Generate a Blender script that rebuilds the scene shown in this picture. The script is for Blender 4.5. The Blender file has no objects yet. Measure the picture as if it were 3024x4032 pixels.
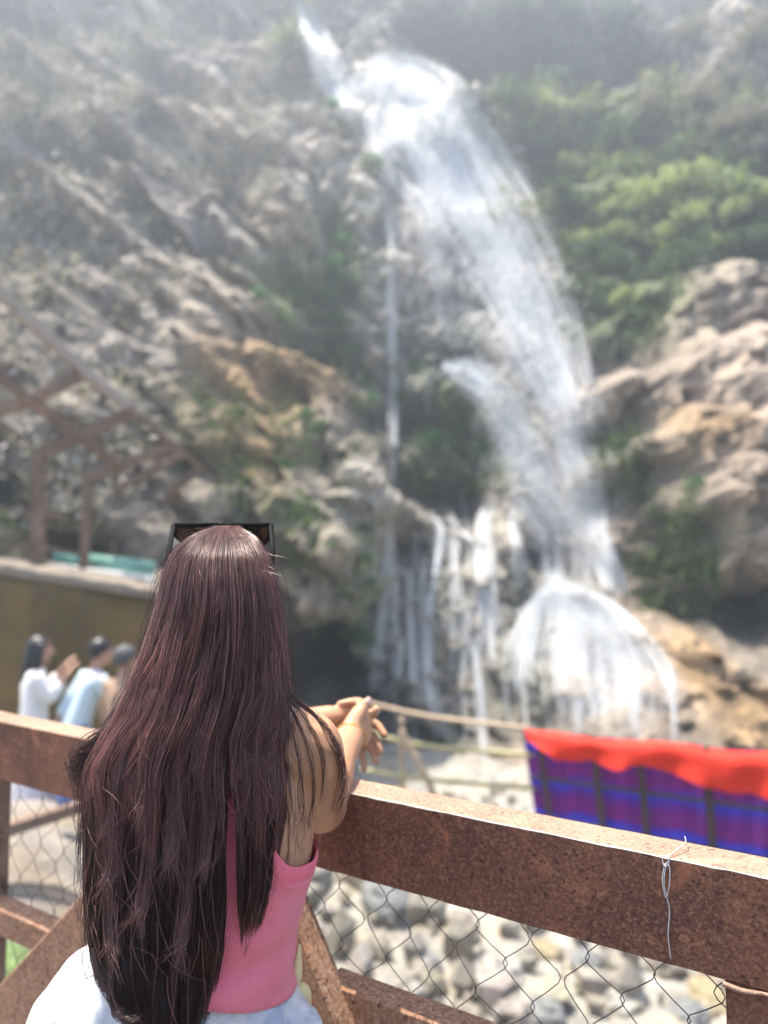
import bpy, bmesh, math, random
import numpy as np
from mathutils import Vector, Matrix
from mathutils.bvhtree import BVHTree
random.seed(7)
RNG = np.random.default_rng(7)
SC = bpy.context.scene
COL = SC.collection

# ------------------------------------------------------------------ camera
CAMZ = 1.5
FPX, PITCH = 2912.0, math.radians(3.52)
cam = bpy.data.cameras.new('camera')
cam.lens, cam.sensor_width, cam.clip_start, cam.clip_end = 26.0, 36.0, 0.05, 500
cam.dof.use_dof = True
cam.dof.focus_distance = 0.905
cam.dof.aperture_fstop = 2.3
camo = bpy.data.objects.new('camera', cam)
camo.location = (0, 0, CAMZ)
camo.rotation_euler = (math.pi/2 + PITCH, 0, 0)
COL.objects.link(camo)
SC.camera = camo

# ------------------------------------------------------------------ light
SUN = Vector((-0.24, 0.13, 0.96)).normalized()
world = bpy.data.worlds.new('World')
SC.world = world
world.use_nodes = True
wn = world.node_tree.nodes
wl = world.node_tree.links
bg = wn['Background']
sky = wn.new('ShaderNodeTexSky')
sky.sky_type = 'NISHITA'
sky.sun_disc = False
sky.sun_elevation = math.asin(SUN.z)
sky.sun_rotation = math.atan2(SUN.x, SUN.y)
sky.air_density, sky.dust_density = 1.0, 2.0
wl.new(sky.outputs[0], bg.inputs[0])
bg.inputs[1].default_value = 0.15
sl = bpy.data.lights.new('sun', 'SUN')
sl.energy, sl.angle, sl.color = 5.0, math.radians(0.53), (1.0, 0.925, 0.81)
so = bpy.data.objects.new('sun', sl)
so.rotation_euler = SUN.to_track_quat('Z', 'Y').to_euler()
so.location = SUN * 60
COL.objects.link(so)
SC.view_settings.view_transform = 'Standard'
SC.view_settings.look = 'None'
SC.view_settings.gamma = 1
SC.view_settings.exposure = 1.45
SC.render.engine = 'CYCLES'
SC.cycles.use_denoising = True
SC.cycles.max_bounces = 8
SC.cycles.transparent_max_bounces = 24
SC.cycles.volume_bounces = 0
SC.cycles.sample_clamp_indirect = 4.0

# ------------------------------------------------------------------ helpers
K = 3024/1659.0
CP, SP = math.cos(PITCH), math.sin(PITCH)

def ray(vx, vy):
    a, b = (vx*K - 1512)/FPX, (2016 - vy*K)/FPX
    return np.array([a, CP - SP*b, SP + CP*b])

def at(vx, vy, y):
    d = ray(vx, vy)
    t = y/d[1]
    return np.array([d[0]*t, y, CAMZ + d[2]*t])

def tag(o, label=None, cat=None, group=None, kind=None):
    if label: o['label'] = label
    if cat: o['category'] = cat
    if group: o['group'] = group
    if kind: o['kind'] = kind
    return o

def root(name, loc, label, cat, group=None):
    o = bpy.data.objects.new(name, None)
    o.empty_display_size = 0.1
    COL.objects.link(o)
    o.location = loc
    return tag(o, label, cat, group)

def adopt(o, parent):
    if parent is not None:
        o.parent = parent
        p = parent
        if p.type == 'EMPTY':
            o.matrix_parent_inverse = Matrix.Translation(-Vector(p.location))
    return o

def mk(name, V, F, mat=None, parent=None, smooth=True, mats=None, midx=None, cols=None, uvs=None):
    """V: (n,3); F: (m,4) or (m,3) array or list of tuples."""
    me = bpy.data.meshes.new(name)
    if isinstance(F, np.ndarray):
        V = np.asarray(V, dtype=np.float32)
        k = F.shape[1]
        me.vertices.add(len(V)); me.vertices.foreach_set('co', V.ravel())
        me.loops.add(F.size); me.loops.foreach_set('vertex_index', F.ravel().astype(np.int32))
        me.polygons.add(len(F))
        me.polygons.foreach_set('loop_start', np.arange(0, F.size, k, dtype=np.int32))
        me.polygons.foreach_set('loop_total', np.full(len(F), k, dtype=np.int32))
        me.update(calc_edges=True)
    else:
        me.from_pydata([tuple(map(float, v)) for v in V], [], [tuple(f) for f in F])
    if mats:
        for m in mats: me.materials.append(m)
        if midx is not None: me.polygons.foreach_set('material_index', np.asarray(midx, dtype=np.int32))
    elif mat: me.materials.append(mat)
    me.polygons.foreach_set('use_smooth', np.full(len(me.polygons), bool(smooth)))
    if cols is not None:
        a = me.color_attributes.new('tint', 'FLOAT_COLOR', 'POINT')
        c = np.ones((len(V), 4), dtype=np.float32); c[:, :3] = cols
        a.data.foreach_set('color', c.ravel())
    if uvs is not None:
        u = me.uv_layers.new(name='uv')
        li = np.empty(len(me.loops), dtype=np.int32); me.loops.foreach_get('vertex_index', li)
        u.data.foreach_set('uv', np.asarray(uvs, dtype=np.float32)[li].ravel())
    me.validate()
    o = bpy.data.objects.new(name, me)
    COL.objects.link(o)
    return adopt(o, parent)

class MB:
    """collects simple solids into one mesh"""
    def __init__(s): s.V, s.F, s.n = [], [], 0
    def add(s, V, F):
        s.V += [np.asarray(v, float) for v in V]
        s.F += [tuple(int(i) + s.n for i in f) for f in F]
        s.n = len(s.V)
        return s
    def build(s, name, mat, parent=None, smooth=True): return mk(name, s.V, s.F, mat, parent, smooth)

def frames(P):
    P = np.asarray(P, float)
    T = np.gradient(P, axis=0)
    T /= np.linalg.norm(T, axis=1)[:, None] + 1e-12
    up = np.array([0, 0, 1.0]) if abs(T[0][2]) < 0.9 else np.array([1.0, 0, 0])
    N = np.cross(T[0], up); N /= np.linalg.norm(N)
    Ns = [N]
    for i in range(1, len(P)):
        N = Ns[-1] - T[i]*np.dot(Ns[-1], T[i]); N /= np.linalg.norm(N) + 1e-12
        Ns.append(N)
    Ns = np.array(Ns)
    return T, Ns, np.cross(T, Ns)

def resample(P, R, n):
    """Catmull-Rom through P with radii R"""
    P = np.asarray(P, float); R = np.asarray(R, float)
    R = R if R.ndim else np.full(len(P), float(R))
    Q = np.column_stack([P, R])
    Q = np.vstack([2*Q[0]-Q[1], Q, 2*Q[-1]-Q[-2]])
    out = []
    for t in np.linspace(0, len(P)-1-1e-9, n):
        i = int(t); f = t-i
        a, b, c, d = Q[i], Q[i+1], Q[i+2], Q[i+3]
        out.append(0.5*(2*b + (c-a)*f + (2*a-5*b+4*c-d)*f*f + (3*b-a-3*c+d)*f**3))
    out = np.array(out)
    return out[:, :3], np.maximum(out[:, 3], 1e-4)

def tube(P, R, sides=8, n=None, round_ends=False, flat=None):
    P = np.asarray(P, float)
    R = np.full(len(P), R, float) if np.isscalar(R) else np.asarray(R, float)
    if n: P, R = resample(P, R, n)
    if round_ends:
        t0 = (P[0]-P[1]); t0 /= np.linalg.norm(t0); t1 = (P[-1]-P[-2]); t1 /= np.linalg.norm(t1)
        P = np.vstack([P[0]+t0*R[0]*.95, P[0]+t0*R[0]*.6, P, P[-1]+t1*R[-1]*.6, P[-1]+t1*R[-1]*.95])
        R = np.concatenate([[R[0]*.25, R[0]*.78], R, [R[-1]*.78, R[-1]*.25]])
    T, N, B = frames(P)
    V = []
    fl = 1.0 if flat is None else flat
    for p, r, nn, bb in zip(P, R, N, B):
        for k in range(sides):
            a = 2*math.pi*k/sides
            V.append(p + r*(math.cos(a)*nn + fl*math.sin(a)*bb))
    F = []
    m = len(P)
    for i in range(m-1):
        for k in range(sides):
            k2 = (k+1) % sides
            F.append((i*sides+k, i*sides+k2, (i+1)*sides+k2, (i+1)*sides+k))
    F.append(tuple(range(sides-1, -1, -1)))
    F.append(tuple((m-1)*sides+k for k in range(sides)))
    return V, F

def beam(p, q, w, h, up=(0, 0, 1), bev=0.0):
    """rectangular bar from p to q; w across, h along 'up'"""
    p, q, up = np.asarray(p, float), np.asarray(q, float), np.asarray(up, float)
    t = q-p; t /= np.linalg.norm(t)
    s = np.cross(t, up); s /= np.linalg.norm(s)
    u = np.cross(s, t)
    if bev <= 0: prof = [(-1, -1, 0, 0), (1, -1, 0, 0), (1, 1, 0, 0), (-1, 1, 0, 0)]
    else: prof = [(-1, -1, bev, 0), (1, -1, -bev, 0), (1, -1, 0, bev), (1, 1, 0, -bev), (1, 1, -bev, 0), (-1, 1, bev, 0), (-1, 1, 0, -bev), (-1, -1, 0, bev)]
    V = []
    for e in (p, q):
        for a, b, da, db in prof: V.append(e + s*(a*w/2+da) + u*(b*h/2+db))
    n = len(prof)
    F = [(k, (k+1) % n, n+(k+1) % n, n+k) for k in range(n)]
    F += [tuple(range(n-1, -1, -1)), tuple(range(n, 2*n))]
    return V, F

def loft(rings, close=True, cap=True):
    V = [v for r in rings for v in r]
    n = len(rings[0]); F = []
    for i in range(len(rings)-1):
        for k in range(n if close else n-1):
            k2 = (k+1) % n
            F.append((i*n+k, i*n+k2, (i+1)*n+k2, (i+1)*n+k))
    if cap and close:
        F.append(tuple(range(n-1, -1, -1))); F.append(tuple((len(rings)-1)*n+k for k in range(n)))
    return V, F

# numpy noise ---------------------------------------------------------
def _h(ix, iy, iz, s):
    n = (ix*374761393 + iy*668265263 + iz*2147483647 + s*974634777) & 0xFFFFFFFF
    n = ((n ^ (n >> 13))*1274126177) & 0xFFFFFFFF
    n = ((n ^ (n >> 16))*2246822519) & 0xFFFFFFFF
    return ((n ^ (n >> 15)) & 0xFFFFFF)/float(0xFFFFFF)

def vnoise(P, s=0):
    P = np.asarray(P, float)
    I = np.floor(P).astype(np.int64); f = P-I; f = f*f*(3-2*f)
    r = 0
    for dx in (0, 1):
        for dy in (0, 1):
            for dz in (0, 1):
                w = (f[:, 0] if dx else 1-f[:, 0])*(f[:, 1] if dy else 1-f[:, 1])*(f[:, 2] if dz else 1-f[:, 2])
                r = r + w*_h(I[:, 0]+dx, I[:, 1]+dy, I[:, 2]+dz, s)
    return r

def fbm(P, o=4, s=0):
    r, a, t = 0, 1.0, 0
    for k in range(o):
        r = r + a*vnoise(np.asarray(P)*2**k, s+k*17); t += a; a *= .5
    return r/t

def worley(P, s=0):
    P = np.asarray(P, float)
    I = np.floor(P).astype(np.int64)
    best = np.full(len(P), 9.0); sec = np.full(len(P), 9.0); cid = np.zeros(len(P))
    for dx in (-1, 0, 1):
        for dy in (-1, 0, 1):
            for dz in (-1, 0, 1):
                J = I + np.array([dx, dy, dz])
                c = np.column_stack([_h(J[:, 0], J[:, 1], J[:, 2], s+q) for q in (1, 2, 3)]) + J
                d = np.linalg.norm(P-c, axis=1)
                m = d < best
                sec = np.where(m, best, np.minimum(sec, d))
                cid = np.where(m, _h(J[:, 0], J[:, 1], J[:, 2], s+9), cid)
                best = np.where(m, d, best)
    return best, sec, cid

# ------------------------------------------------------------------ materials
class NT:
    def __init__(s, name):
        s.m = bpy.data.materials.new(name); s.m.use_nodes = True
        s.t = s.m.node_tree; s.t.nodes.clear()
        s.out = s.t.nodes.new('ShaderNodeOutputMaterial')
        s.co = None
    def n(s, typ, **kw):
        x = s.t.nodes.new(typ)
        for k, v in kw.items(): setattr(x, k, v)
        return x
    def l(s, a, b): s.t.links.new(a, b)
    def coord(s, kind='Object'):
        if s.co is None: s.co = s.n('ShaderNodeTexCoord')
        return s.co.outputs[kind]
    def noise(s, scale, detail=4, rough=.55, vec=None, dist=0):
        x = s.n('ShaderNodeTexNoise')
        x.inputs['Scale'].default_value = scale; x.inputs['Detail'].default_value = detail
        x.inputs['Roughness'].default_value = rough; x.inputs['Distortion'].default_value = dist
        s.l(vec if vec is not None else s.coord(), x.inputs['Vector'])
        return x.outputs['Fac']
    def ramp(s, fac, stops, interp='LINEAR'):
        r = s.n('ShaderNodeValToRGB'); r.color_ramp.interpolation = interp
        while len(r.color_ramp.elements) < len(stops): r.color_ramp.elements.new(0.5)
        for e, (p, c) in zip(r.color_ramp.elements, stops):
            e.position = p; e.color = (c, c, c, 1) if np.isscalar(c) else (*c, 1)
        s.l(fac, r.inputs[0]); return r.outputs[0]
    def mix(s, fac, a, b, mode='MIX'):
        x = s.n('ShaderNodeMix'); x.data_type = 'RGBA'; x.blend_type = mode
        for sock, v in ((x.inputs[0], fac), (x.inputs[6], a), (x.inputs[7], b)):
            if hasattr(v, 'is_linked'): s.l(v, sock)
            elif np.isscalar(v): sock.default_value = v
            else: sock.default_value = (*v, 1)
        return x.outputs[2]
    def attr(s, name='tint'):
        a = s.n('ShaderNodeAttribute'); a.attribute_name = name; return a.outputs['Color']
    def bump(s, h, strength=.3, dist=.01):
        b = s.n('ShaderNodeBump'); b.inputs['Strength'].default_value = strength; b.inputs['Distance'].default_value = dist
        s.l(h, b.inputs['Height']); return b.outputs[0]
    def bsdf(s, color, rough=.6, bump=None, **kw):
        p = s.n('ShaderNodeBsdfPrincipled')
        for sock, v in ((p.inputs['Base Color'], color), (p.inputs['Roughness'], rough)):
            if hasattr(v, 'is_linked'): s.l(v, sock)
            elif np.isscalar(v): sock.default_value = v
            else: sock.default_value = (*v, 1)
        for k, v in kw.items():
            sk = p.inputs[k.replace('_', ' ')]
            if hasattr(v, 'is_linked'): s.l(v, sk)
            else: sk.default_value = v
        if bump is not None: s.l(bump, p.inputs['Normal'])
        return p.outputs[0]
    def finish(s, sh):
        s.l(sh, s.out.inputs['Surface']); return s.m
    def mixs(s, fac, a, b):
        x = s.n('ShaderNodeMixShader')
        if hasattr(fac, 'is_linked'): s.l(fac, x.inputs[0])
        else: x.inputs[0].default_value = fac
        s.l(a, x.inputs[1]); s.l(b, x.inputs[2]); return x.outputs[0]

def simple(name, col, rough=.6, var=.25, scale=20, **kw):
    t = NT(name)
    c = t.mix(t.noise(scale, 5), tuple(x*(1-var) for x in col), tuple(min(1, x*(1+var)) for x in col))
    return t.finish(t.bsdf(c, rough, t.bump(t.noise(scale*3, 4), .2, .004), **kw))

def m_rust(name, base, lo, speck, sc=1.0, amt=.5):
    t = NT(name)
    big = t.noise(5*sc, 4, .6)
    fine = t.noise(190*sc, 3, .7)
    c = t.mix(t.ramp(big, [(.35, 0), (.65, 1)]), lo, base)
    c = t.mix(t.ramp(t.noise(11*sc, 5, .7, dist=.6), [(.54, 0), (.66, .6)]), c, tuple(min(1, x*q) for x, q in zip(base, (1.9, 1.9, 1.7))))
    c = t.mix(t.ramp(fine, [(.47, 0.0), (.66, amt)]), c, speck)
    c = t.mix(t.ramp(t.noise(150*sc, 2, .6, dist=.4), [(.30, .85), (.44, 0.0)]), c, tuple(x*.35 for x in lo))
    return t.finish(t.bsdf(c, .82, t.bump(t.noise(230*sc, 3, .7), .6, .0022)))

def m_leaf(name, trans=.35):
    t = NT(name)
    a = t.attr()
    c = t.mix(t.noise(3.0, 3), a, t.mix(1.0, a, (.6, .62, .55), 'MULTIPLY'))
    d = t.bsdf(c, .55)
    tr = t.n('ShaderNodeBsdfTranslucent')
    t.l(t.mix(1.0, c, (1.0, 1.05, .55), 'MULTIPLY'), tr.inputs[0])
    return t.finish(t.mixs(trans, d, tr.outputs[0]))

def m_rock(name, scale=1.0, dark=.7, bstr=1.0):
    t = NT(name)
    base = t.attr()
    n1 = t.noise(.9*scale, 6, .6)
    n2 = t.noise(3.2*scale, 5, .65)
    c = t.mix(t.ramp(n1, [(.35, 0), (.65, 1)]), t.mix(1.0, base, (.68, .68, .70), 'MULTIPLY'), t.mix(1.0, base, (1.32, 1.30, 1.26), 'MULTIPLY'))
    c = t.mix(t.ramp(n2, [(.34, dark), (.46, 0)]), c, (.035, .033, .026))
    c = t.mix(t.ramp(t.noise(3.4*scale, 5, .7), [(.54, 0), (.66, .75)]), c, t.mix(1.0, base, (1.9, 1.85, 1.75), 'MULTIPLY'))
    return t.finish(t.bsdf(c, .85, t.bump(t.noise(4*scale, 8, .75), bstr, .30)))

M = {}
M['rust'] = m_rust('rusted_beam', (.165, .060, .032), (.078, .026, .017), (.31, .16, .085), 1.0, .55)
M['rust_top'] = m_rust('sunlit_rust_top', (.33, .20, .135), (.23, .13, .085), (.43, .30, .21), 1.0, .6)  # lighter than the front rust: sun on the top face put into the colour
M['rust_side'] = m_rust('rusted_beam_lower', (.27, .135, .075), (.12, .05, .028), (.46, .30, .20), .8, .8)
M['steel_edge'] = simple('worn_steel_edge', (.46, .42, .38), .5, .2, 60)
M['rust_bg'] = m_rust('rusted_frame', (.20, .125, .09), (.10, .06, .04), (.30, .21, .15), .12, .4)
M['wire'] = simple('dark_wire', (.10, .08, .065), .6, .4, 40)
M['tie_wire'] = simple('galvanised_wire', (.55, .55, .56), .4, .15, 60, Metallic=.3)
M['rock'] = m_rock('cliff_rock', 1.0)
M['stone'] = m_rock('river_stone', 1.7, .12, .25)
M['leaf'] = m_leaf('leaves')
M['twig'] = m_leaf('dry_leaves', .12)
M['bark'] = simple('bark', (.10, .075, .055), .9, .4, 6)
M['bamboo'] = simple('bamboo', (.34, .30, .14), .5, .3, 3)
M['bamboo_dry'] = simple('dry_bamboo', (.42, .31, .20), .6, .3, 3)
# ------------------------------------------------------------------ cliff and ground
PALW = (1.02, .97, .90)
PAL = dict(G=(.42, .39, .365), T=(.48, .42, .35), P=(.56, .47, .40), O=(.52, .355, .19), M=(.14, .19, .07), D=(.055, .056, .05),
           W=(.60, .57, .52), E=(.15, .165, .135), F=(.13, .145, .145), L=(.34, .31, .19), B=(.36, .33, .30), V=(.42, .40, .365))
CTRL = """
-150:-300 34 G,200 38 G,600 42 G,800 46 F,1100 55 F,1400 50 F,1800 40 G
50:-200 30 G,150 32 G,450 35 G,620 37 G,690 37 E,850 46 F,1000 52 F,1200 52 F,1450 44 G,1659 38 G,1900 34 G
290:620 30.5 W,700 30 W
430:660 27 W,725 28 W
200:-200 26 G,100 28 G,400 31 G,640 33 T,750 33 W,860 32 W,1000 38 F,1150 38 M,1350 38 F,1600 33 G,1850 30 G
350:-200 22 G,0 24 G,300 26 G,550 28 T,690 29 W,820 29.5 W,950 30 W,1080 31 W,1180 32 M,1400 30 M,1600 28 M,1850 26 G
500:-200 18 G,0 20 G,250 21 G,450 23 G,600 25 T,720 28 M,800 28 W,880 28.5 W,1000 28.5 V,1130 28 P,1230 28 M,1400 26 M,1600 24 M,1850 22 T
650:-100 15 B,100 16 B,300 18 B,420 19.5 T,520 21.5 T,620 25 M,720 27.5 M,800 27 W,900 27.5 V,1000 27.5 E,1150 26.5 P,1260 26 M,1400 23 M,1550 21 T,1659 20 P,1850 19 P
800:0 14 B,150 15 B,350 17 B,520 18.5 O,640 20 O,720 26 D,800 26 W,870 27 E,1000 26 E,1100 25.5 W,1200 25 P,1270 24.5 D,1380 20.5 P,1550 19 P,1659 18 P,1850 17 P
950:0 13 B,200 14.5 B,400 16 L,560 17 O,700 18.5 T,770 22 D,840 25.5 D,950 26 M,1080 25 M,1200 24 P,1290 23.5 D,1400 19.5 T,1550 18 O,1659 17.2 P,1850 16 P
1080:0 12.5 L,250 13.5 B,450 15 B,600 16 L,720 17 W,790 18.5 W,840 24 D,920 23.5 D,1000 24.5 D,1080 22.5 W,1180 23 E,1260 22.5 P,1330 22 D,1450 19 T,1580 17.5 P,1659 16.6 P,1850 16 P
1200:0 12.8 L,250 13.3 G,450 14.5 T,620 15.5 L,720 16.2 T,790 17 W,835 22 E,900 21.5 V,1000 22 V,1080 21.5 V,1170 22.5 D,1250 22 D,1330 20.5 P,1400 19.8 D,1500 18.6 L,1620 17.4 T,1750 16.5 T
1300:0 13 D,300 13.5 D,640 15 T,760 16 W,810 17.5 M,880 20.5 V,960 20.8 E,1050 20.5 V,1120 21 E,1190 20 V,1280 19.8 V,1380 18.8 P,1480 19 D,1600 19 D,1750 18 D
1400:300 14 D,560 17 D,640 20 D,700 21.5 D,740 21 D,780 18.5 M,850 20 E,940 20 V,1050 19.8 V,1150 19.5 E,1250 19 V,1350 18.5 V,1450 17.5 O,1560 16.5 O,1659 16 G,1800 15.5 T
1500:300 14 D,640 18.5 D,720 19.5 D,800 18.5 D,880 18.8 E,1000 18.8 V,1120 18.6 E,1250 18 P,1350 17.6 P,1450 16.8 P,1600 15.6 O,1800 15 O
1620:300 13 D,640 14.5 T,800 17 D,880 17.5 V,1000 17.5 E,1150 17.3 P,1300 17 V,1500 15.8 P,1659 14.6 O
1750:300 12.5 D,700 13.8 T,900 15.5 V,1150 15.3 P,1400 14.8 V,1650 13.5 T
"""
cx, cz, cy, cc = [], [], [], []
for line in CTRL.strip().splitlines():
    v, rest = line.split(':', 1)
    for e in rest.split(','):
        u, d, k = e.split()
        p = at(float(u), float(v), float(d))
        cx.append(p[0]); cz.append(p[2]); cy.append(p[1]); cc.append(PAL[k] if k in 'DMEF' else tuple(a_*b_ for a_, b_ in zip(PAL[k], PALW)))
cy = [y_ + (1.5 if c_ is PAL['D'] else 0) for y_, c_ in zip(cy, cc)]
cx, cz, cy, cc = map(np.array, (cx, cz, cy, cc))

def cliff_fn(X, Z):
    y = np.empty(len(X)); c = np.empty((len(X), 3))
    for i in range(0, len(X), 8000):
        x, z = X[i:i+8000, None], Z[i:i+8000, None]
        d2 = (x-cx)**2 + (z-cz)**2
        w = 1/(d2+.25)**2
        w /= w.sum(1, keepdims=True)
        y[i:i+8000] = w@cy
        w2 = 1/(d2+.5)**2.6
        w2 /= w2.sum(1, keepdims=True)
        c[i:i+8000] = w2@cc
    return y, c

def cliff_surface(xs, zs):
    X, Z = np.meshgrid(xs, zs)
    X, Z = X.ravel(), Z.ravel()
    wob = np.column_stack([X*.35, Z*.35, X*0+3.3])
    y, c = cliff_fn(X + (fbm(wob, 3, 5)-.5)*2.2, Z + (fbm(wob, 3, 8)-.5)*2.2)
    P = np.column_stack([X, y, Z])
    Pr = np.column_stack([X*.8+Z*.45, y*.7, Z*.85-X*.35])
    f1, f2, cid = worley(Pr*.36, 3)
    y = y - (cid-.5)*.9 - (.55-f1)*.7
    g1, g2, gid = worley(Pr*.95+5, 7)
    y = y - (gid-.5)*.55 - (.5-g1)*.55 + np.exp(-((g2-g1)/.06)**2)*.25
    ac, al = X*.62+Z*.78, X*.78-Z*.62
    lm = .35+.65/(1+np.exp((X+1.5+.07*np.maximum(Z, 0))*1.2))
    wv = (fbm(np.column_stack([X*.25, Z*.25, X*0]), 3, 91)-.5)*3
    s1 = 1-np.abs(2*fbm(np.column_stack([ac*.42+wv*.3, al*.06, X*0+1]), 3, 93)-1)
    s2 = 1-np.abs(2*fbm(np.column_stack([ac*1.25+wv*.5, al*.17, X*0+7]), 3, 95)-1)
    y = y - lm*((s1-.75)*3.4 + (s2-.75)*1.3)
    h1, h2, hid = worley(P*2.4+9, 21)
    y = y - (.45-h1)*.24 - (hid-.5)*.16
    y = y - (fbm(P*2.6, 4, 31)-.5)*.8
    x = X + (fbm(P*.9, 3, 41)-.5)*.5
    z = Z + (fbm(P*.9, 3, 51)-.5)*.5
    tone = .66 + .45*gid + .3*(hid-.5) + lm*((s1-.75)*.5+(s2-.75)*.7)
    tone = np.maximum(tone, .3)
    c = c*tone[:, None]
    V = np.column_stack([x, y, z])
    nx, nz = len(xs), len(zs)
    I = np.arange(nx*nz).reshape(nz, nx)
    F = np.column_stack([I[:-1, :-1].ravel(), I[:-1, 1:].ravel(), I[1:, 1:].ravel(), I[1:, :-1].ravel()])
    return V, F, c

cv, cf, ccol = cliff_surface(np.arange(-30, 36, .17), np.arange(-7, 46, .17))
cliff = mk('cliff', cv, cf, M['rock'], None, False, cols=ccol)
tag(cliff, kind='structure')
BVH = BVHTree.FromPolygons(cv.tolist(), cf.tolist())

def hit(vx, vy):
    d = Vector(ray(vx, vy)).normalized()
    loc, nor, idx, dist = BVH.ray_cast(Vector((0, 0, CAMZ)), d)
    if loc is None:
        return Vector(at(vx, vy, 25)), Vector((0, -1, 0))
    if nor.dot(d) > 0: nor = -nor
    return loc, nor

# ground: terrace on the left, river bed on the right
def ground_h(X, Y):
    t = 1/(1+np.exp((X + 1.5 + .25*(Y-6))*4.0))            # 1 on the terrace
    base = -3.5 + .05*np.maximum(0, Y-9)
    hi = 1/(1+np.exp((Y-5.9)*14))                          # the near part of the terrace is a step higher
    return base*(1-t) + (-.95+.67*hi)*t, t
gx, gy = np.arange(-32, 32, .16), np.concatenate([np.arange(1.7, 17, .11), np.arange(17, 30, .5)])
GX, GY = np.meshgrid(gx, gy); GX, GY = GX.ravel(), GY.ravel()
GZ, gt = ground_h(GX, GY)
Pg = np.column_stack([GX, GY, GX*0])
w1, w2, wid = worley(Pg*np.array([1.1, 1.1, 1]), 61)
v1, v2, vid = worley(Pg*np.array([2.9, 2.9, 1])+4, 63)
GZ = GZ + (1-gt*.85)*((.5-w1)*.26*(wid > .25) + (.5-v1)*.08) + (fbm(Pg*2, 3, 71)-.5)*.12
gcol = np.where(gt[:, None] > .5, np.array([.17, .15, .13]), np.array([.275, .26, .23]))*(.92+.18*wid)[:, None]
gcol = gcol*(1 + ((vid > .85)*.25)[:, None]*np.array([.5, .1, -.5]))
grn = (gt > .5) & (fbm(Pg*.8, 3, 77) > .46) & (GY < 3.7)
gcol[grn] = (.10, .15, .05)
I = np.arange(len(gx)*len(gy)).reshape(len(gy), len(gx))
GF = np.column_stack([I[:-1, :-1].ravel(), I[:-1, 1:].ravel(), I[1:, 1:].ravel(), I[1:, :-1].ravel()])
GV = np.column_stack([GX, GY, GZ])
tag(mk('riverbed', GV, GF, M['stone'], None, False, cols=gcol), kind='structure')
GB = BVHTree.FromPolygons(GV.tolist(), GF.tolist())

def ground_hit(vx, vy):
    d = Vector(ray(vx, vy)).normalized()
    loc, nor, idx, dist = GB.ray_cast(Vector((0, 0, CAMZ)), d)
    return loc

# boulders lying in the river bed
def rock_mesh(name, seed, mat, n=3, col=(.42, .40, .36)):
    bm = bmesh.new(); bmesh.ops.create_icosphere(bm, subdivisions=n+1, radius=1)
    V = np.array([v.co[:] for v in bm.verts]); F = np.array([[v.index for v in f.verts] for f in bm.faces]); bm.free()
    f1, f2, cid = worley(V*1.1+seed*3.7, seed)
    r = .72 + .35*cid + .7*(fbm(V*1.4+seed, 5, seed)-.5)
    V = V*r[:, None]*np.array([1.15, .95, .75])
    k = .8+.4*fbm(V*2+seed, 3, seed+3)
    return mk(name, V, F, mat, None, False, cols=np.array(col)*k[:, None])
bproto = [rock_mesh('boulder', s, M['stone'], 3, c) for s, c in ((1, (.31, .295, .265)), (2, (.17, .175, .175)), (3, (.27, .225, .14)), (4, (.21, .185, .155)))]
BL = ['pale whitish boulder lying in the stony river bed', 'blue grey boulder lying in the stony river bed',
      'yellowish tan boulder lying in the stony river bed', 'dull brown grey boulder lying in the stony river bed']
spots = [(1080, 2120, .34, 0), (850, 1960, .46, 1), (1350, 2165, .30, 0), (1545, 2170, .30, 2), (1210, 1960, .26, 3), (1000, 2010, .24, 3),
         (920, 2090, .24, 1), (1180, 2060, .2, 2), (1440, 2080, .28, 3), (1270, 2090, .22, 1), (770, 1890, .3, 3), (950, 1930, .24, 0),
         (1100, 1960, .24, 2), (1330, 2020, .3, 0), (1480, 2200, .22, 1), (880, 2180, .26, 0), (1000, 2200, .2, 3), (1180, 2200, .24, 1)]
cnt = [0]*4
for (u, v, s, k) in spots:
    g = ground_hit(u, v)
    if g is None: continue
    o = bproto[k] if cnt[k] == 0 else bproto[k].copy()
    if cnt[k]: COL.objects.link(o)
    cnt[k] += 1
    o.location = g + Vector((0, 0, s*.12)); o.scale = (s, s, s*random.uniform(.8, 1.1)); o.rotation_euler = (random.uniform(-.3, .3), random.uniform(-.3, .3), random.uniform(0, 6.28))
    tag(o, BL[k], 'boulder', 'boulders in the river bed')
# small stones between them: nobody could count them
V, F, C = [], [], []
bmi = bmesh.new(); bmesh.ops.create_icosphere(bmi, subdivisions=1, radius=1)
iv = np.array([v.co[:] for v in bmi.verts]); fi = np.array([[v.index for v in f.verts] for f in bmi.faces]); bmi.free()
for i in range(900):
    x, y = RNG.uniform(-4, 8), RNG.uniform(6.5, 15)
    if x < -1.2-.25*(y-6): continue
    z = ground_h(np.array([x]), np.array([y]))[0][0] + .12
    s = RNG.choice([.05, .09, .15, .26], p=[.4, .3, .2, .1])*RNG.uniform(.7, 1.3)
    k = iv*s*RNG.uniform(.6, 1.3, 3)*RNG.uniform(.55, 1.25, (len(iv), 1)) + (x, y, z)
    F.append(fi + len(iv)*len(V)); V.append(k)
    C.append(np.repeat([np.array((.235, .222, .20))*RNG.uniform(.88, 1.1)*np.array([1, RNG.uniform(.94, 1), RNG.uniform(.8, 1)])], len(iv), 0))
tag(mk('river_stones', np.vstack(V), np.vstack(F), M['stone'], None, False, cols=np.vstack(C)), kind='stuff')

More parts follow.
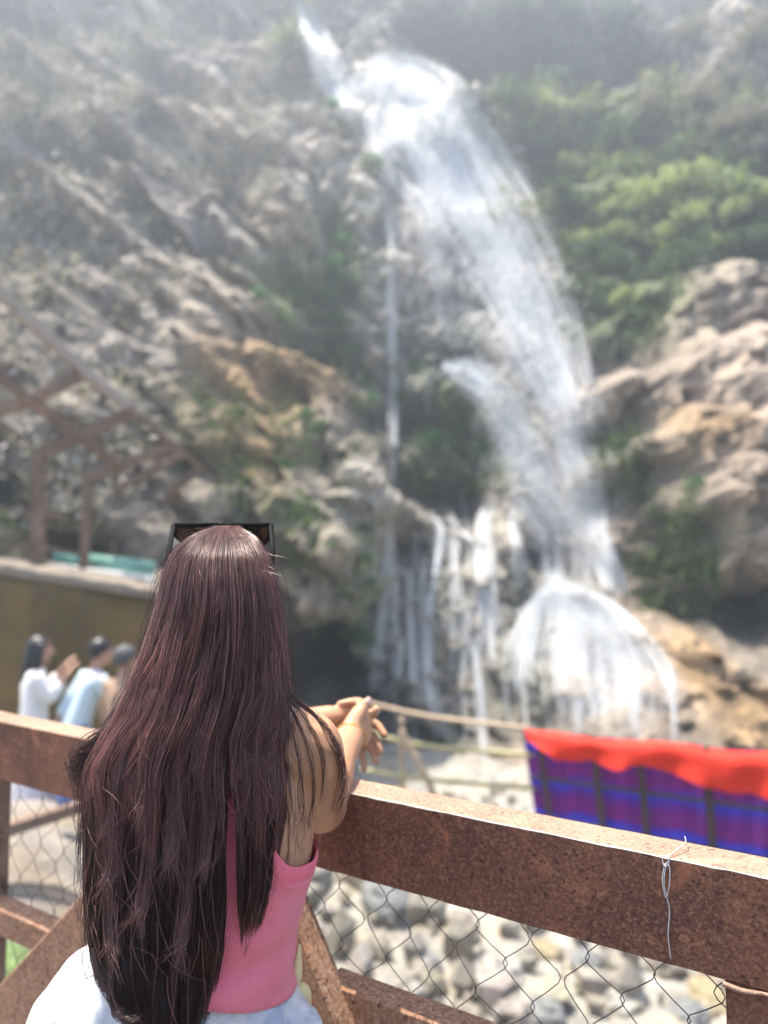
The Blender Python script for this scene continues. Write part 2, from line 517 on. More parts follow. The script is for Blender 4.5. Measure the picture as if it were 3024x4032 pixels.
# ------------------------------------------------------------------ plants
def leaf_quads(P, D, S, W=.45):
    """one bent diamond leaf per row: position, direction, size"""
    n = len(P)
    D = D/(np.linalg.norm(D, axis=1)[:, None]+1e-9)
    R = RNG.normal(size=(n, 3)); B = np.cross(D, R); B /= np.linalg.norm(B, axis=1)[:, None]+1e-9
    N = np.cross(D, B)
    S = np.asarray(S)[:, None]
    V = np.empty((n, 4, 3))
    V[:, 0] = P; V[:, 1] = P + D*S*.5 + B*S*W*.5 + N*S*.08; V[:, 2] = P + D*S; V[:, 3] = P + D*S*.5 - B*S*W*.5 + N*S*.08
    F = np.arange(n*4).reshape(n, 4)
    return V.reshape(-1, 3), F

def crown(n, lobes, leaf, spread=1.0, seed=0):
    rng = np.random.default_rng(seed)
    c = rng.normal(size=(lobes, 3)); c /= np.linalg.norm(c, axis=1)[:, None]
    c *= rng.uniform(.25, .85, (lobes, 1)); c[:, 2] = np.abs(c[:, 2])*.8
    r = rng.uniform(.22, .48, lobes)
    k = rng.integers(0, lobes, n)
    d = rng.normal(size=(n, 3)); d /= np.linalg.norm(d, axis=1)[:, None]
    P = c[k] + d*(r[k]*rng.uniform(.55, 1.0, n)**.5)[:, None]
    D = d + rng.normal(size=(n, 3))*.7 + np.array([0, 0, .2])
    tone = (.65+.7*rng.random(lobes))[k]*(.8+.4*rng.random(n))
    V, F = leaf_quads(P*spread, D, leaf*rng.uniform(.7, 1.3, n), .55)
    return V, F, np.repeat(tone, 4), c, r

def shrub_proto(name, col, seed, n=900, leaf=.16, label='', cat='shrub', group=''):
    r = root(name, (0, 0, 0), label, cat, group)
    V, F, t, c, rr = crown(n, 14, leaf, 1.0, seed)
    cols = np.array(col)[None]*t[:, None]*(1+RNG.uniform(-.12, .12, (len(V), 3)))
    mk('foliage', V, F, M['leaf'], r, False, cols=cols)
    s = MB()
    for k in range(7):
        s.add(*tube([(0, 0, -.25), c[k]*.5+(0, 0, -.05), c[k]*.95], [.035, .022, .008], 5))
    s.build('stem', M['bark'], r)
    return r

def copy_tree(o, parent=None):
    c = o.copy(); COL.objects.link(c)
    if parent is not None:
        c.parent = parent
    for ch in o.children: copy_tree(ch, c)
    return c

KINDS = [  # name, colour, label
    ('green_shrub', (.42, .46, .23), 'bright yellow green leafy shrub on the sunny right hillside above the pale rocks'),
    ('dark_shrub', (.075, .125, .055), 'dark green shrub growing in the shade on the right hillside'),
    ('grey_shrub', (.27, .24, .215), 'dry grey brown bush with bare twigs on the upper right hillside'),
    ('blue_green_shrub', (.11, .155, .115), 'mid green hazy bush high up beside the waterfall on its right'),
    ('ledge_plant', (.06, .20, .055), 'small fresh green plant clinging to the rock beside the water'),
    ('yellow_shrub', (.34, .34, .08), 'small pale yellow leafed bush high on the hillside')]
protos = [shrub_proto(k, c, i+11, [1000, 1000, 1100, 900, 420, 300][i], [.17, .17, .13, .18, .24, .26][i], lab, 'shrub' if i != 4 else 'plant', ['shrubs on the right hillside', 'shrubs on the right hillside', 'dry bushes on the upper right hillside', 'shrubs beside the upper waterfall', 'plants in the rock crevices', 'yellow bushes on the hillside'][i]) for i, (k, c, lab) in enumerate(KINDS)]
PL = []   # kind, vx, vy, radius in photo pixels
for u, v, r in [(1185, 200, 55), (1160, 270, 50), (1240, 300, 45), (1400, 365, 65), (1460, 330, 60), (1550, 370, 60), (1370, 420, 60), (1440, 440, 65), (1520, 460, 55),
                (1590, 470, 50), (1350, 500, 50), (1430, 520, 50), (1300, 450, 45), (1260, 370, 45), (1560, 540, 40), (1360, 650, 34), (1640, 420, 45), (1290, 520, 36), (1480, 390, 50)]: PL.append((0, u, v, r))
for u, v, r in [(1100, 230, 50), (1060, 180, 45), (1300, 470, 55), (1270, 560, 55), (1330, 580, 50), (1420, 600, 45), (1500, 560, 55), (1600, 530, 55), (1250, 450, 45), (1320, 670, 40),
                (1390, 700, 36), (1200, 420, 42), (1340, 320, 60), (1230, 640, 40), (1400, 1010, 26), (1350, 965, 26), (1430, 1120, 34), (1540, 1240, 34), (1390, 1080, 28), (1180, 330, 45)]: PL.append((1, u, v, r))
for u, v, r in [(1500, 230, 60), (1580, 180, 65), (1640, 260, 60), (1560, 280, 55), (1450, 170, 60), (1620, 100, 70), (1500, 80, 65), (1640, 330, 45), (1390, 240, 55), (1330, 130, 60)]: PL.append((2, u, v, r))
for u, v, r in [(990, 130, 55), (1050, 90, 60), (960, 60, 55), (1180, 130, 60), (1260, 190, 60), (1120, 50, 60), (1230, 60, 60), (900, 90, 50), (1320, 60, 60), (1030, 260, 40), (600, 40, 36), (660, 120, 26)]: PL.append((3, u, v, r))
for u, v, r in [(735, 530, 34), (720, 580, 30), (750, 610, 32), (700, 650, 30), (740, 700, 34), (770, 760, 32), (720, 740, 28), (790, 830, 30), (800, 870, 24), (690, 930, 26), (660, 900, 24), (790, 1215, 30), (800, 1270, 26),
                (775, 1385, 30), (790, 1150, 20), (760, 1370, 24), (805, 350, 24), (720, 230, 22), (735, 270, 18), (640, 640, 26), (600, 690, 24), (560, 640, 24), (880, 900, 26), (870, 860, 22), (940, 960, 34), (1000, 930, 30), (1050, 980, 26),
                (1340, 960, 26), (1310, 940, 22), (1500, 1050, 24), (900, 800, 24), (640, 1110, 22), (620, 1010, 20)]: PL.append((4, u, v, r))
for u, v, r in [(1400, 180, 18), (1420, 165, 14), (1345, 215, 14), (1300, 240, 12), (660, 5, 16), (420, 215, 10), (1620, 30, 16)]: PL.append((5, u, v, r))
seen = [0]*6
for k, u, v, r in PL:
    loc, nor = hit(u, v)
    R = r*K/FPX*loc.y*1.05
    o = protos[k] if seen[k] == 0 else copy_tree(protos[k])
    seen[k] += 1
    o.location = loc + nor*R*(.5 if k in (0, 5) else .1)
    o.scale = (R*random.uniform(.9, 1.15), R*random.uniform(.8, 1), R*random.uniform(.8, 1.05))
    o.rotation_euler = (random.uniform(-.25, .25), random.uniform(-.25, .25), random.uniform(0, 6.28))

# dry twigs and dead leaves covering the left slope, moss and creeping growth on the wet rock
def scatter(name, regions, col, leaf, lift=.15, droop=0.0, mat='leaf'):
    P, D, S, C = [], [], [], []
    for (u0, v0, u1, v1, n) in regions:
        for _ in range(n):
            u, v = random.uniform(u0, u1), random.uniform(v0, v1)
            if fbm(np.array([[u/70., v/70., 1.]]), 2, 5)[0] < .44: continue
            loc, nor = hit(u, v)
            m = random.randint(5, 9)
            c = np.array(col)*random.uniform(.6, 1.45)*np.array([1, random.uniform(.92, 1.06), random.uniform(.8, 1.1)])
            for q in range(m):
                P.append(np.array(loc) + RNG.normal(size=3)*.22 + np.array(nor)*random.uniform(0, lift))
                D.append(np.array(nor)*.8 + RNG.normal(size=3)*.8 + np.array([0, 0, .5-droop]))
                S.append(leaf*random.uniform(.6, 1.5)); C.append(c*random.uniform(.8, 1.2))
    V, F = leaf_quads(np.array(P), np.array(D), np.array(S), .3)
    return tag(mk(name, V, F, M[mat], None, False, cols=np.repeat(np.array(C), 4, 0)), kind='stuff')
scatter('dry_undergrowth', [(-60, -60, 600, 430, 2600), (-60, 400, 400, 620, 420), (-60, 600, 330, 1120, 350), (1380, -20, 1700, 330, 1000), (1150, 0, 1400, 300, 300)], (.47, .425, .385), .20, .4, 0.0, 'twig')
scatter('moss_growth', [(860, 850, 1090, 1070, 300), (700, 480, 790, 1000, 150), (1300, 930, 1400, 1180, 220), (1380, 1060, 1560, 1330, 260), (560, 560, 760, 800, 130), (400, 850, 700, 1250, 200), (620, 950, 800, 1400, 100), (1230, 500, 1500, 760, 350), (1000, 140, 1300, 420, 400)], (.10, .155, .045), .20, .18, .3)
scatter('hillside_foliage', [(1050, 160, 1660, 560, 900), (560, -30, 660, 90, 120)], (.26, .31, .14), .30, .4)

scatter('upper_foliage', [(860, -40, 1400, 170, 800)], (.10, .125, .10), .36, .4)

# ------------------------------------------------------------------ waterfall
tw = NT('falling_water')
dif = tw.bsdf((.80, .81, .82), .35, None)
trn = tw.n('ShaderNodeBsdfTranslucent'); trn.inputs[0].default_value = (.86, .89, .92, 1)
tp = tw.n('ShaderNodeBsdfTransparent')
M['water'] = tw.finish(tw.mixs(.63, tw.mixs(.45, dif, trn.outputs[0]), tp.outputs[0]))
tw = NT('spray_drops')
dif = tw.bsdf((.84, .82, .79), .6)
trn = tw.n('ShaderNodeBsdfTranslucent'); trn.inputs[0].default_value = (.86, .88, .9, 1)
tp = tw.n('ShaderNodeBsdfTransparent')
M['spray'] = tw.finish(tw.mixs(.35, tw.mixs(.5, dif, trn.outputs[0]), tp.outputs[0]))

FLOWS = [  # path (vx, vy, half width) ; number of threads ; thread width px ; lift m
    ([(652, 5, 8), (672, 60, 16), (700, 120, 24), (728, 180, 24), (775, 250, 26)], 240, 5, .3),
    ([(760, 205, 18), (840, 175, 50), (915, 220, 70), (970, 310, 70), (1020, 410, 80), (1080, 520, 80), (1140, 650, 70), (1190, 760, 60), (1230, 860, 45), (1262, 960, 22)], 300, 5, .7),
    ([(790, 170, 30), (850, 180, 60), (890, 250, 80), (940, 330, 85), (985, 420, 80), (1030, 520, 60)], 300, 5, .7),
    ([(800, 240, 30), (840, 300, 45), (880, 340, 60), (940, 380, 60)], 120, 5, .4),
    ([(832, 360, 14), (845, 500, 10), (846, 640, 12), (850, 800, 9), (853, 920, 11), (850, 1040, 8)], 30, 5, .3),
    ([(905, 410, 6), (925, 520, 9), (945, 620, 9), (955, 720, 10)], 22, 5, .3),
    ([(1090, 600, 40), (1130, 700, 60), (1170, 790, 60), (1210, 900, 50), (1240, 1000, 50), (1275, 1120, 36)], 130, 5, .5),
    ([(955, 790, 12), (1010, 805, 30), (1065, 850, 32), (1105, 930, 30), (1145, 1010, 40), (1185, 1090, 44), (1205, 1190, 36)], 330, 5, .3),
    ([(940, 785, 6), (925, 850, 8), (925, 900, 8)], 12, 5, .2),
    ([(1060, 1085, 12), (1043, 1140, 14), (1048, 1250, 17), (1055, 1350, 20), (1065, 1450, 20)], 60, 5, .25),
    ([(1110, 1075, 10), (1150, 1110, 12), (1172, 1170, 9), (1188, 1240, 10)], 44, 5, .25),
    ([(1100, 1110, 14), (1120, 1180, 16), (1125, 1270, 14)], 40, 5, .25),
    ([(930, 1110, 6), (954, 1150, 8), (942, 1230, 8), (927, 1310, 9), (922, 1400, 9), (930, 1490, 10), (950, 1600, 10)], 66, 5, .2),
    ([(990, 1145, 6), (1025, 1180, 8), (1042, 1250, 10), (1048, 1340, 12)], 44, 5, .2),
    ([(1020, 1380, 6), (1035, 1480, 8), (1045, 1600, 8), (1050, 1720, 8)], 34, 5, .2),
    ([(870, 1380, 5), (864, 1440, 7), (845, 1490, 10), (815, 1530, 8)], 26, 5, .2),
    ([(842, 1080, 7), (838, 1200, 8), (828, 1300, 9), (812, 1420, 10), (805, 1510, 9)], 34, 5, .2),
    ([(1225, 960, 26), (1262, 1080, 28), (1295, 1200, 22), (1330, 1290, 16)], 150, 5, .25),
    ([(1285, 1110, 8), (1320, 1190, 10), (1355, 1290, 8)], 30, 5, .25),
    ([(1190, 1180, 14), (1200, 1240, 16), (1180, 1300, 12)], 40, 5, .2),
    ([(1180, 1265, 10), (1150, 1320, 14), (1135, 1400, 20), (1125, 1500, 22)], 80, 5, .25),
    ([(1190, 1258, 12), (1225, 1330, 24), (1240, 1430, 26), (1248, 1520, 14), (1250, 1600, 9)], 60, 5, .25),
    ([(1215, 1258, 14), (1290, 1330, 30), (1345, 1420, 30), (1368, 1500, 16), (1372, 1610, 12)], 80, 5, .25),
    ([(1240, 1262, 12), (1320, 1318, 18), (1390, 1390, 18), (1435, 1460, 14), (1452, 1530, 9), (1455, 1620, 9)], 26, 5, .25),
    ([(1200, 1275, 24), (1260, 1370, 60), (1300, 1460, 80), (1310, 1560, 70)], 210, 5, .2),
]
for _i in range(46):                       # thin veils over the stepped rock at the foot
    _u = random.uniform(815, 1330); _v = random.uniform(1060, 1330) if _u < 1130 else random.uniform(930, 1230)
    _e = min(1620, _v+random.uniform(160, 420)); _d = random.uniform(-12, 16) + (26 if _u > 1130 else 0)
    if _u > 1180: _e = min(_e, 1300)
    FLOWS.append(([(_u+random.uniform(-14, 14), _v, 5), (_u, _v+22, 6), (_u+_d*.5+random.uniform(-6, 6), (_v*.6+_e*.4), 8), (_u+_d+random.uniform(-8, 8), _e, 10)], random.randint(5, 16), 4, .2))
for _i in range(34):                       # strands of the last fan
    _f = _i/33.+random.uniform(-.03, .03); _b = 1120+340*_f
    FLOWS.append(([(1185+60*_f, 1258+8*_f, 5), (1185+70*_f+(_b-1185-70*_f)*.45, 1300+20*_f, 7), (_b-18*(1-_f), 1420+30*_f, 9), (_b+random.uniform(-6, 6), 1500+random.uniform(0, 110), 8)], random.randint(6, 15), 4, .22))
V, F = [], []
nv = 0
for path, cnt_, wpx, lift in FLOWS:
    path = np.array(path, float)
    Pm, Wm = resample(np.column_stack([path[:, :2], path[:, :1]*0]), path[:, 2], 26)
    for s in range(cnt_):
        off = np.clip(RNG.normal()*.55, -1.25, 1.25)
        a = RNG.uniform(0, .75); b = min(1, a+RNG.uniform(.18, .6))
        if RNG.random() < .35: a = 0
        m = max(5, int((b-a)*26))
        ts = np.linspace(a, b, m)*25
        i0 = np.minimum(ts.astype(int), 24); f = (ts-i0)[:, None]
        p = Pm[i0]*(1-f)+Pm[i0+1]*f; w = Wm[i0]*(1-f[:, 0])+Wm[i0+1]*f[:, 0]
        tan = np.gradient(p[:, :2], axis=0); tan /= np.linalg.norm(tan, axis=1)[:, None]+1e-9
        nrm = np.column_stack([-tan[:, 1], tan[:, 0]])
        q = p[:, :2] + nrm*(off*w + np.sin(np.linspace(0, 5, m)+RNG.uniform(0, 6))*w*.12)[:, None]
        ys_ = []
        for (u, v) in q:
            loc, nor = hit(u, v)
            ys_.append(loc.y)
        ys_ = np.array(ys_); top = ys_.copy()
        for it in range(10):
            e = np.pad(ys_, 1, mode='edge'); ys_ = np.minimum((e[:-2]+2*e[1:-1]+e[2:])/4, top+.25)
        ys_ -= lift*RNG.uniform(.1, 1.0)
        pts = np.array([at(u, v, y) for (u, v), y in zip(q, ys_)])
        width = wpx*RNG.uniform(.4, 1.4)*K/FPX*pts[:, 1]*np.sin(np.linspace(.12, 3.0, m))**.6
        t3 = np.gradient(pts, axis=0)
        side = np.cross(t3, np.array([RNG.normal()*.5, -1, .3])); side /= np.linalg.norm(side, axis=1)[:, None]+1e-9
        A, B = pts + side*width[:, None]*.5, pts - side*width[:, None]*.5
        mid = pts + np.array([0, -1, .2])*width[:, None]*.35
        V.append(np.stack([A, mid, B], 1).reshape(-1, 3))
        k = np.arange(m-1)*3 + nv
        F.append(np.vstack([np.column_stack([k, k+1, k+4, k+3]), np.column_stack([k+1, k+2, k+5, k+4])]))
        nv += m*3
tag(mk('waterfall', np.vstack(V), np.vstack(F), M['water'], None, True), kind='structure')

# spray drifting off the fall
P, S = [], []
for path, n, sg in [([(850, 190), (930, 260), (1000, 360), (1060, 470), (1120, 600), (1170, 720), (1215, 840), (1250, 950)], 19000, 50),
                    ([(800, 180), (860, 170), (920, 215), (960, 280)], 5000, 28), ([(930, 420), (1010, 560), (1100, 700), (1160, 830)], 9000, 50),
                    ([(880, 400), (950, 560), (1000, 720)], 4500, 55), ([(670, 60), (720, 180), (780, 220)], 1800, 18), ([(1180, 1290), (1280, 1390), (1380, 1500)], 5000, 50), ([(1100, 900), (1180, 1050), (1250, 1200)], 7000, 50), ([(960, 1250), (1040, 1420)], 1500, 60), ([(830, 1250), (820, 1500)], 700, 26), ([(1050, 840), (1130, 990)], 1200, 26)]:
    path = np.array(path, float)
    for _ in range(n):
        t = RNG.uniform(0, len(path)-1.001); i = int(t); f = t-i
        u, v = path[i]*(1-f)+path[i+1]*f + RNG.normal(size=2)*sg
        key = (int(u/12), int(v/12))
        if key not in globals().setdefault('_dep', {}): _dep[key] = hit(key[0]*12+6, key[1]*12+6)[0].y
        P.append(at(u, v, _dep[key] - abs(RNG.normal())*.7 - .15)); S.append(RNG.uniform(.03, .10)*_dep[key]/26)
P, S = np.array(P), np.array(S)
Vd, Fd = leaf_quads(P, RNG.normal(size=P.shape)+np.array([.3, 0, -.8]), S, .9)
tag(mk('spray', Vd, Fd, M['spray'], None, True), kind='stuff')
# ------------------------------------------------------------------ mossy wall, canopy frame, path on the left
def m_moss_wall():
    t = NT('mossy_wall')
    c = t.mix(t.ramp(t.noise(1.1, 5, .6), [(.35, 0), (.65, 1)]), (.085, .058, .017), (.17, .105, .032))
    c = t.mix(t.ramp(t.noise(2.7, 4, .6), [(.52, 0), (.7, .8)]), c, (.09, .085, .03))
    mp = t.n('ShaderNodeMapping'); mp.inputs['Scale'].default_value = (2.2, 2.2, .35); t.l(t.coord(), mp.inputs[0])
    c = t.mix(t.ramp(t.noise(1.3, 4, .6, mp.outputs[0]), [(.50, 0), (.68, .7)]), c, (.055, .045, .022))
    return t.finish(t.bsdf(c, .95, t.bump(t.noise(6, 5, .7), .8, .06)))
M['moss_wall'] = m_moss_wall()
M['coping'] = simple('coping_stone', (.20, .165, .125), .85, .35, 5)
M['teal'] = simple('teal_paint', (.16, .36, .29), .5, .3, 2)
M['white_paint'] = simple('white_paint', (.72, .73, .70), .6, .12, 2)

def block(A, B, t0, b0, t1, b1, thick, n=26, jit=.03, seed=3):
    """wall from A to B (xy) with top/bottom heights at both ends and a rough face"""
    A, B = np.array(A, float), np.array(B, float)
    d = B-A; L = np.linalg.norm(d); d /= L; nrm = np.array([d[1], -d[0]])
    rings = []
    for i in range(n+1):
        f = i/n; p = A + d*L*f
        top, bot = t0+(t1-t0)*f, b0+(b1-b0)*f
        ring = []
        for k in range(9):
            z = bot+(top-bot)*k/8
            j = (fbm(np.array([[p[0]*1.2, p[1]*1.2, z*1.6]]), 3, seed)[0]-.5)*jit*5
            q = p + nrm*(j); ring.append((q[0], q[1], z + (jit if k == 8 else 0)*random.uniform(-1, 1)))
        for k in (8, 0):
            q = p - nrm*thick; ring.append((q[0], q[1], top if k == 8 else bot))
        rings.append(ring)
    V, F = loft(rings)
    return V, F
pA, pB = at(-160, 1216, 10.2), at(385, 1300, 9.6)
wr = root('retaining_wall', ((pA[0]+pB[0])/2, 10, -.9), 'old olive brown mossy retaining wall behind the visitors on the left', 'wall')
V, F = block(pA[:2], pB[:2], pA[2], -1.2, pB[2], -1.2, .5)
mk('wall', V, F, M['moss_wall'], wr)
V, F = block(pA[:2]+np.array([0, -.07]), pB[:2]+np.array([0, -.07]), pA[2]+.12, pA[2]+.005, pB[2]+.12, pB[2]+.005, .62, seed=9)
mk('coping', V, F, M['coping'], wr)

# walkway behind the wall, climbing away
wv, wf = [], []
q0, q1 = at(-160, 1212, 10.4), at(372, 1296, 9.9)
for f in np.linspace(0, 1, 12):
    p = q0 + (q1-q0)*f
    wv += [(p[0], p[1], p[2]-.04), (p[0]+.3, p[1]+3.4, p[2]+.12)]
wf = [(2*i, 2*i+2, 2*i+3, 2*i+1) for i in range(11)]
tag(mk('walkway', wv, wf, M['coping']), kind='structure')

# teal and white parapet along the walkway
pr = root('parapet', at(250, 1230, 12.5), 'low teal and white painted parapet beyond the rusty posts', 'parapet')
V, F = beam(at(-60, 1215, 12.6), at(330, 1262, 12.0), .12, .28); mk('lower_band', V, F, M['white_paint'], pr)
V, F = beam(at(120, 1202, 12.62), at(330, 1228, 12.02), .1, .22); mk('upper_band', V, F, M['teal'], pr)

cr = root('canopy_frame', at(80, 1215, 11), 'rusty open canopy frame of bent posts and roof bars beside the left cliff', 'canopy frame')
def bar(name, pts, w, mat=None):
    m = MB()
    for a, b in zip(pts[:-1], pts[1:]): m.add(*beam(a, b, w, w, (0, 0, 1) if abs((b-a)[2]) < .8*np.linalg.norm(b-a) else (0, 1, 0)))
    return m.build(name, mat or M['rust_bg'], cr, False)
POSTS = [((82, 1222), (85, 978), 11.0, 20), ((180, 1245), (190, 1035), 12.2, 15), ((245, 1252), (250, 1058), 13.4, 14), ((315, 1262), (320, 1105), 14.6, 13), ((-60, 1210), (-50, 905), 10.2, 20)]
for (b, t, d, wpx) in POSTS:
    bar('post', [at(*b, d), at(*t, d)], wpx*K/FPX*d*1.1)
RAFT = [((-60, 905), (60, 868), (178, 808), 10.2, 19), ((85, 978), (190, 935), (292, 888), 11.0, 18), ((190, 1035), (280, 1000), (372, 962), 12.2, 17), ((250, 1058), (330, 1015), (392, 980), 13.4, 14),
        ((320, 1105), (380, 1055), (432, 1012), 14.6, 14), ((385, 1110), (430, 1075), (475, 1042), 15.8, 12)]
for a, b, c, d, wpx in RAFT:
    bar('rafter', [at(*a, d), at(*b, d-.15), at(*c, d-.3)], wpx*K/FPX*d*1.1)
bar('purlin', [at(-40, 592, 8.9), at(30, 662, 9.2), at(195, 815, 10.2), at(292, 890, 10.8)], .13, simple('grey_pipe', (.34, .28, .235), .7, .2, 4))
bar('purlin', [at(-40, 785, 9.4), at(70, 868, 10.0), at(175, 945, 10.8), at(240, 992, 11.6), at(262, 1012, 12.0)], .12)
bar('purlin', [at(292, 890, 10.8), at(375, 962, 12.0), at(475, 1042, 15.6)], .06)
bar('tie_bar', [at(-50, 1172, 10.6), at(85, 1180, 11.0), at(180, 1200, 12.2)], .05)
bar('tie_bar', [at(-50, 1090, 10.6), at(60, 1110, 11.0), at(140, 1118, 12)], .06)

# light green bush between the posts
for (u, v, r, d) in ((5, 1130, 48, 13), (20, 1170, 40, 13), (150, 1150, 34, 14.5)):
    o = copy_tree(protos[0]); o.location = at(u, v, d); R = r*K/FPX*d; o.scale = (R, R, R*1.1)
    o['label'] = 'light green bush showing between the rusty canopy posts'; o['group'] = 'bushes behind the canopy posts'

# ------------------------------------------------------------------ people on the terrace
M['skin'] = None
def m_skin(name, col, ss=.12):
    t = NT(name)
    c = t.mix(t.ramp(t.noise(14, 4), [(.3, 0), (.7, 1)]), tuple(x*.88 for x in col), tuple(min(1, x*1.08) for x in col))
    c = t.mix(t.ramp(t.noise(420, 2), [(.56, 0), (.75, .25)]), c, (col[0]*.7, col[1]*.55, col[2]*.5))
    return t.finish(t.bsdf(c, .5, t.bump(t.noise(380, 3), .12, .0012), Subsurface_Weight=ss, Subsurface_Radius=(.010, .004, .002), Specular_IOR_Level=.4))
M['skin'] = m_skin('skin', (.50, .262, .150))
M['skin_bg'] = simple('visitor_skin', (.44, .25, .17), .55, .1, 10)
M['black_hair'] = simple('black_hair', (.018, .016, .018), .45, .4, 60)
M['blue_shirt'] = simple('pale_blue_cotton', (.52, .64, .70), .85, .1, 6)
M['lilac'] = simple('white_lilac_cotton', (.66, .62, .66), .85, .1, 6)
M['cream'] = simple('white_cotton', (.74, .72, .70), .85, .08, 6)
M['denim'] = simple('denim', (.12, .16, .26), .9, .2, 12)
M['tan'] = simple('brown_cloth', (.34, .22, .15), .9, .2, 10)
M['black'] = simple('black_plastic', (.008, .008, .009), .6, .2, 30, Specular_IOR_Level=.06)
M['cap'] = simple('greying_hair', (.08, .075, .075), .7, .2, 30)

def remesh_body(name, mb, mat, parent, vox, smooth=4):
    o = mb.build(name, mat, parent)
    m = o.modifiers.new('join', 'REMESH'); m.mode = 'VOXEL'; m.voxel_size = vox; m.use_smooth_shade = True
    s = o.modifiers.new('soften', 'SMOOTH'); s.factor = .5; s.iterations = smooth
    return o

def head_parts(mb, c, r, face, up=(0, 0, 1)):
    """head with chin, nose, ears around centre c; r = half height; face = facing direction"""
    c = np.array(c, float); f = np.array(face, float); f /= np.linalg.norm(f)
    u = np.array(up, float); s = np.cross(f, u); s /= np.linalg.norm(s); u = np.cross(s, f)
    rings = []
    for z, w, d0, fy in ((-1.0, .22, .2, .42), (-.92, .36, .34, .34), (-.7, .50, .52, .18), (-.4, .60, .70, .04), (0, .66, .84, -.04), (.35, .68, .88, -.06), (.65, .58, .74, -.06), (.88, .36, .46, -.05), (.99, .12, .15, -.05)):
        rings.append([c + u*z*r + f*fy*r + r*(s*w*math.cos(a) + f*d0*math.sin(a)) for a in np.linspace(0, 2*math.pi, 17)[:-1]])
    mb.add(*loft(rings))
    mb.add(*tube([c+f*r*.78+u*r*.12, c+f*r*.92-u*r*.12, c+f*r*.98-u*r*.22], [r*.08, r*.11, r*.13], 6, round_ends=True))
    mb.add(*tube([c+f*r*.74-u*r*.46-s*r*.2, c+f*r*.82-u*r*.46, c+f*r*.74-u*r*.46+s*r*.2], [r*.05, r*.09, r*.05], 6, round_ends=True))
    for k in (-1, 1):
        mb.add(*tube([c+s*k*r*.66+u*r*.14-f*r*.04, c+s*k*r*.74-u*r*.05-f*r*.08, c+s*k*r*.66-u*r*.26], [r*.07, r*.1, r*.06], 6, round_ends=True))

def eyes(parent, c, r, face):
    c = np.array(c, float); f = np.array(face, float); f /= np.linalg.norm(f)
    s = np.cross(f, (0, 0, 1))
    for k in (-1, 1):
        p = c+f*r*.76+s*k*r*.28+np.array([0, 0, r*.06])
        V, F = tube([p-s*r*.09, p, p+s*r*.09], [r*.03, r*.055, r*.03], 6, round_ends=True); mk('eye', V, F, M['black'], parent)

def fold_cloth(rings, amp, freq, seed):
    out = []
    for i, rg in enumerate(rings):
        rg = np.array(rg, float); c = rg.mean(0)
        a = np.linspace(0, 2*math.pi, len(rg), endpoint=False)
        k = 1+amp*np.sin(a*freq+seed+i*.22)+amp*.6*np.sin(a*(freq*2+1)+seed*2-i*.35)
        out.append(c+(rg-c)*k[:, None])
    return out

def ell(c, a, b, n=24, yaw=0.0):
    c = np.array(c, float); cy, sy = math.cos(yaw), math.sin(yaw)
    return [c+np.array([a*math.cos(t)*cy-b*math.sin(t)*sy, a*math.cos(t)*sy+b*math.sin(t)*cy, 0]) for t in np.linspace(0, 2*math.pi, n+1)[:-1]]

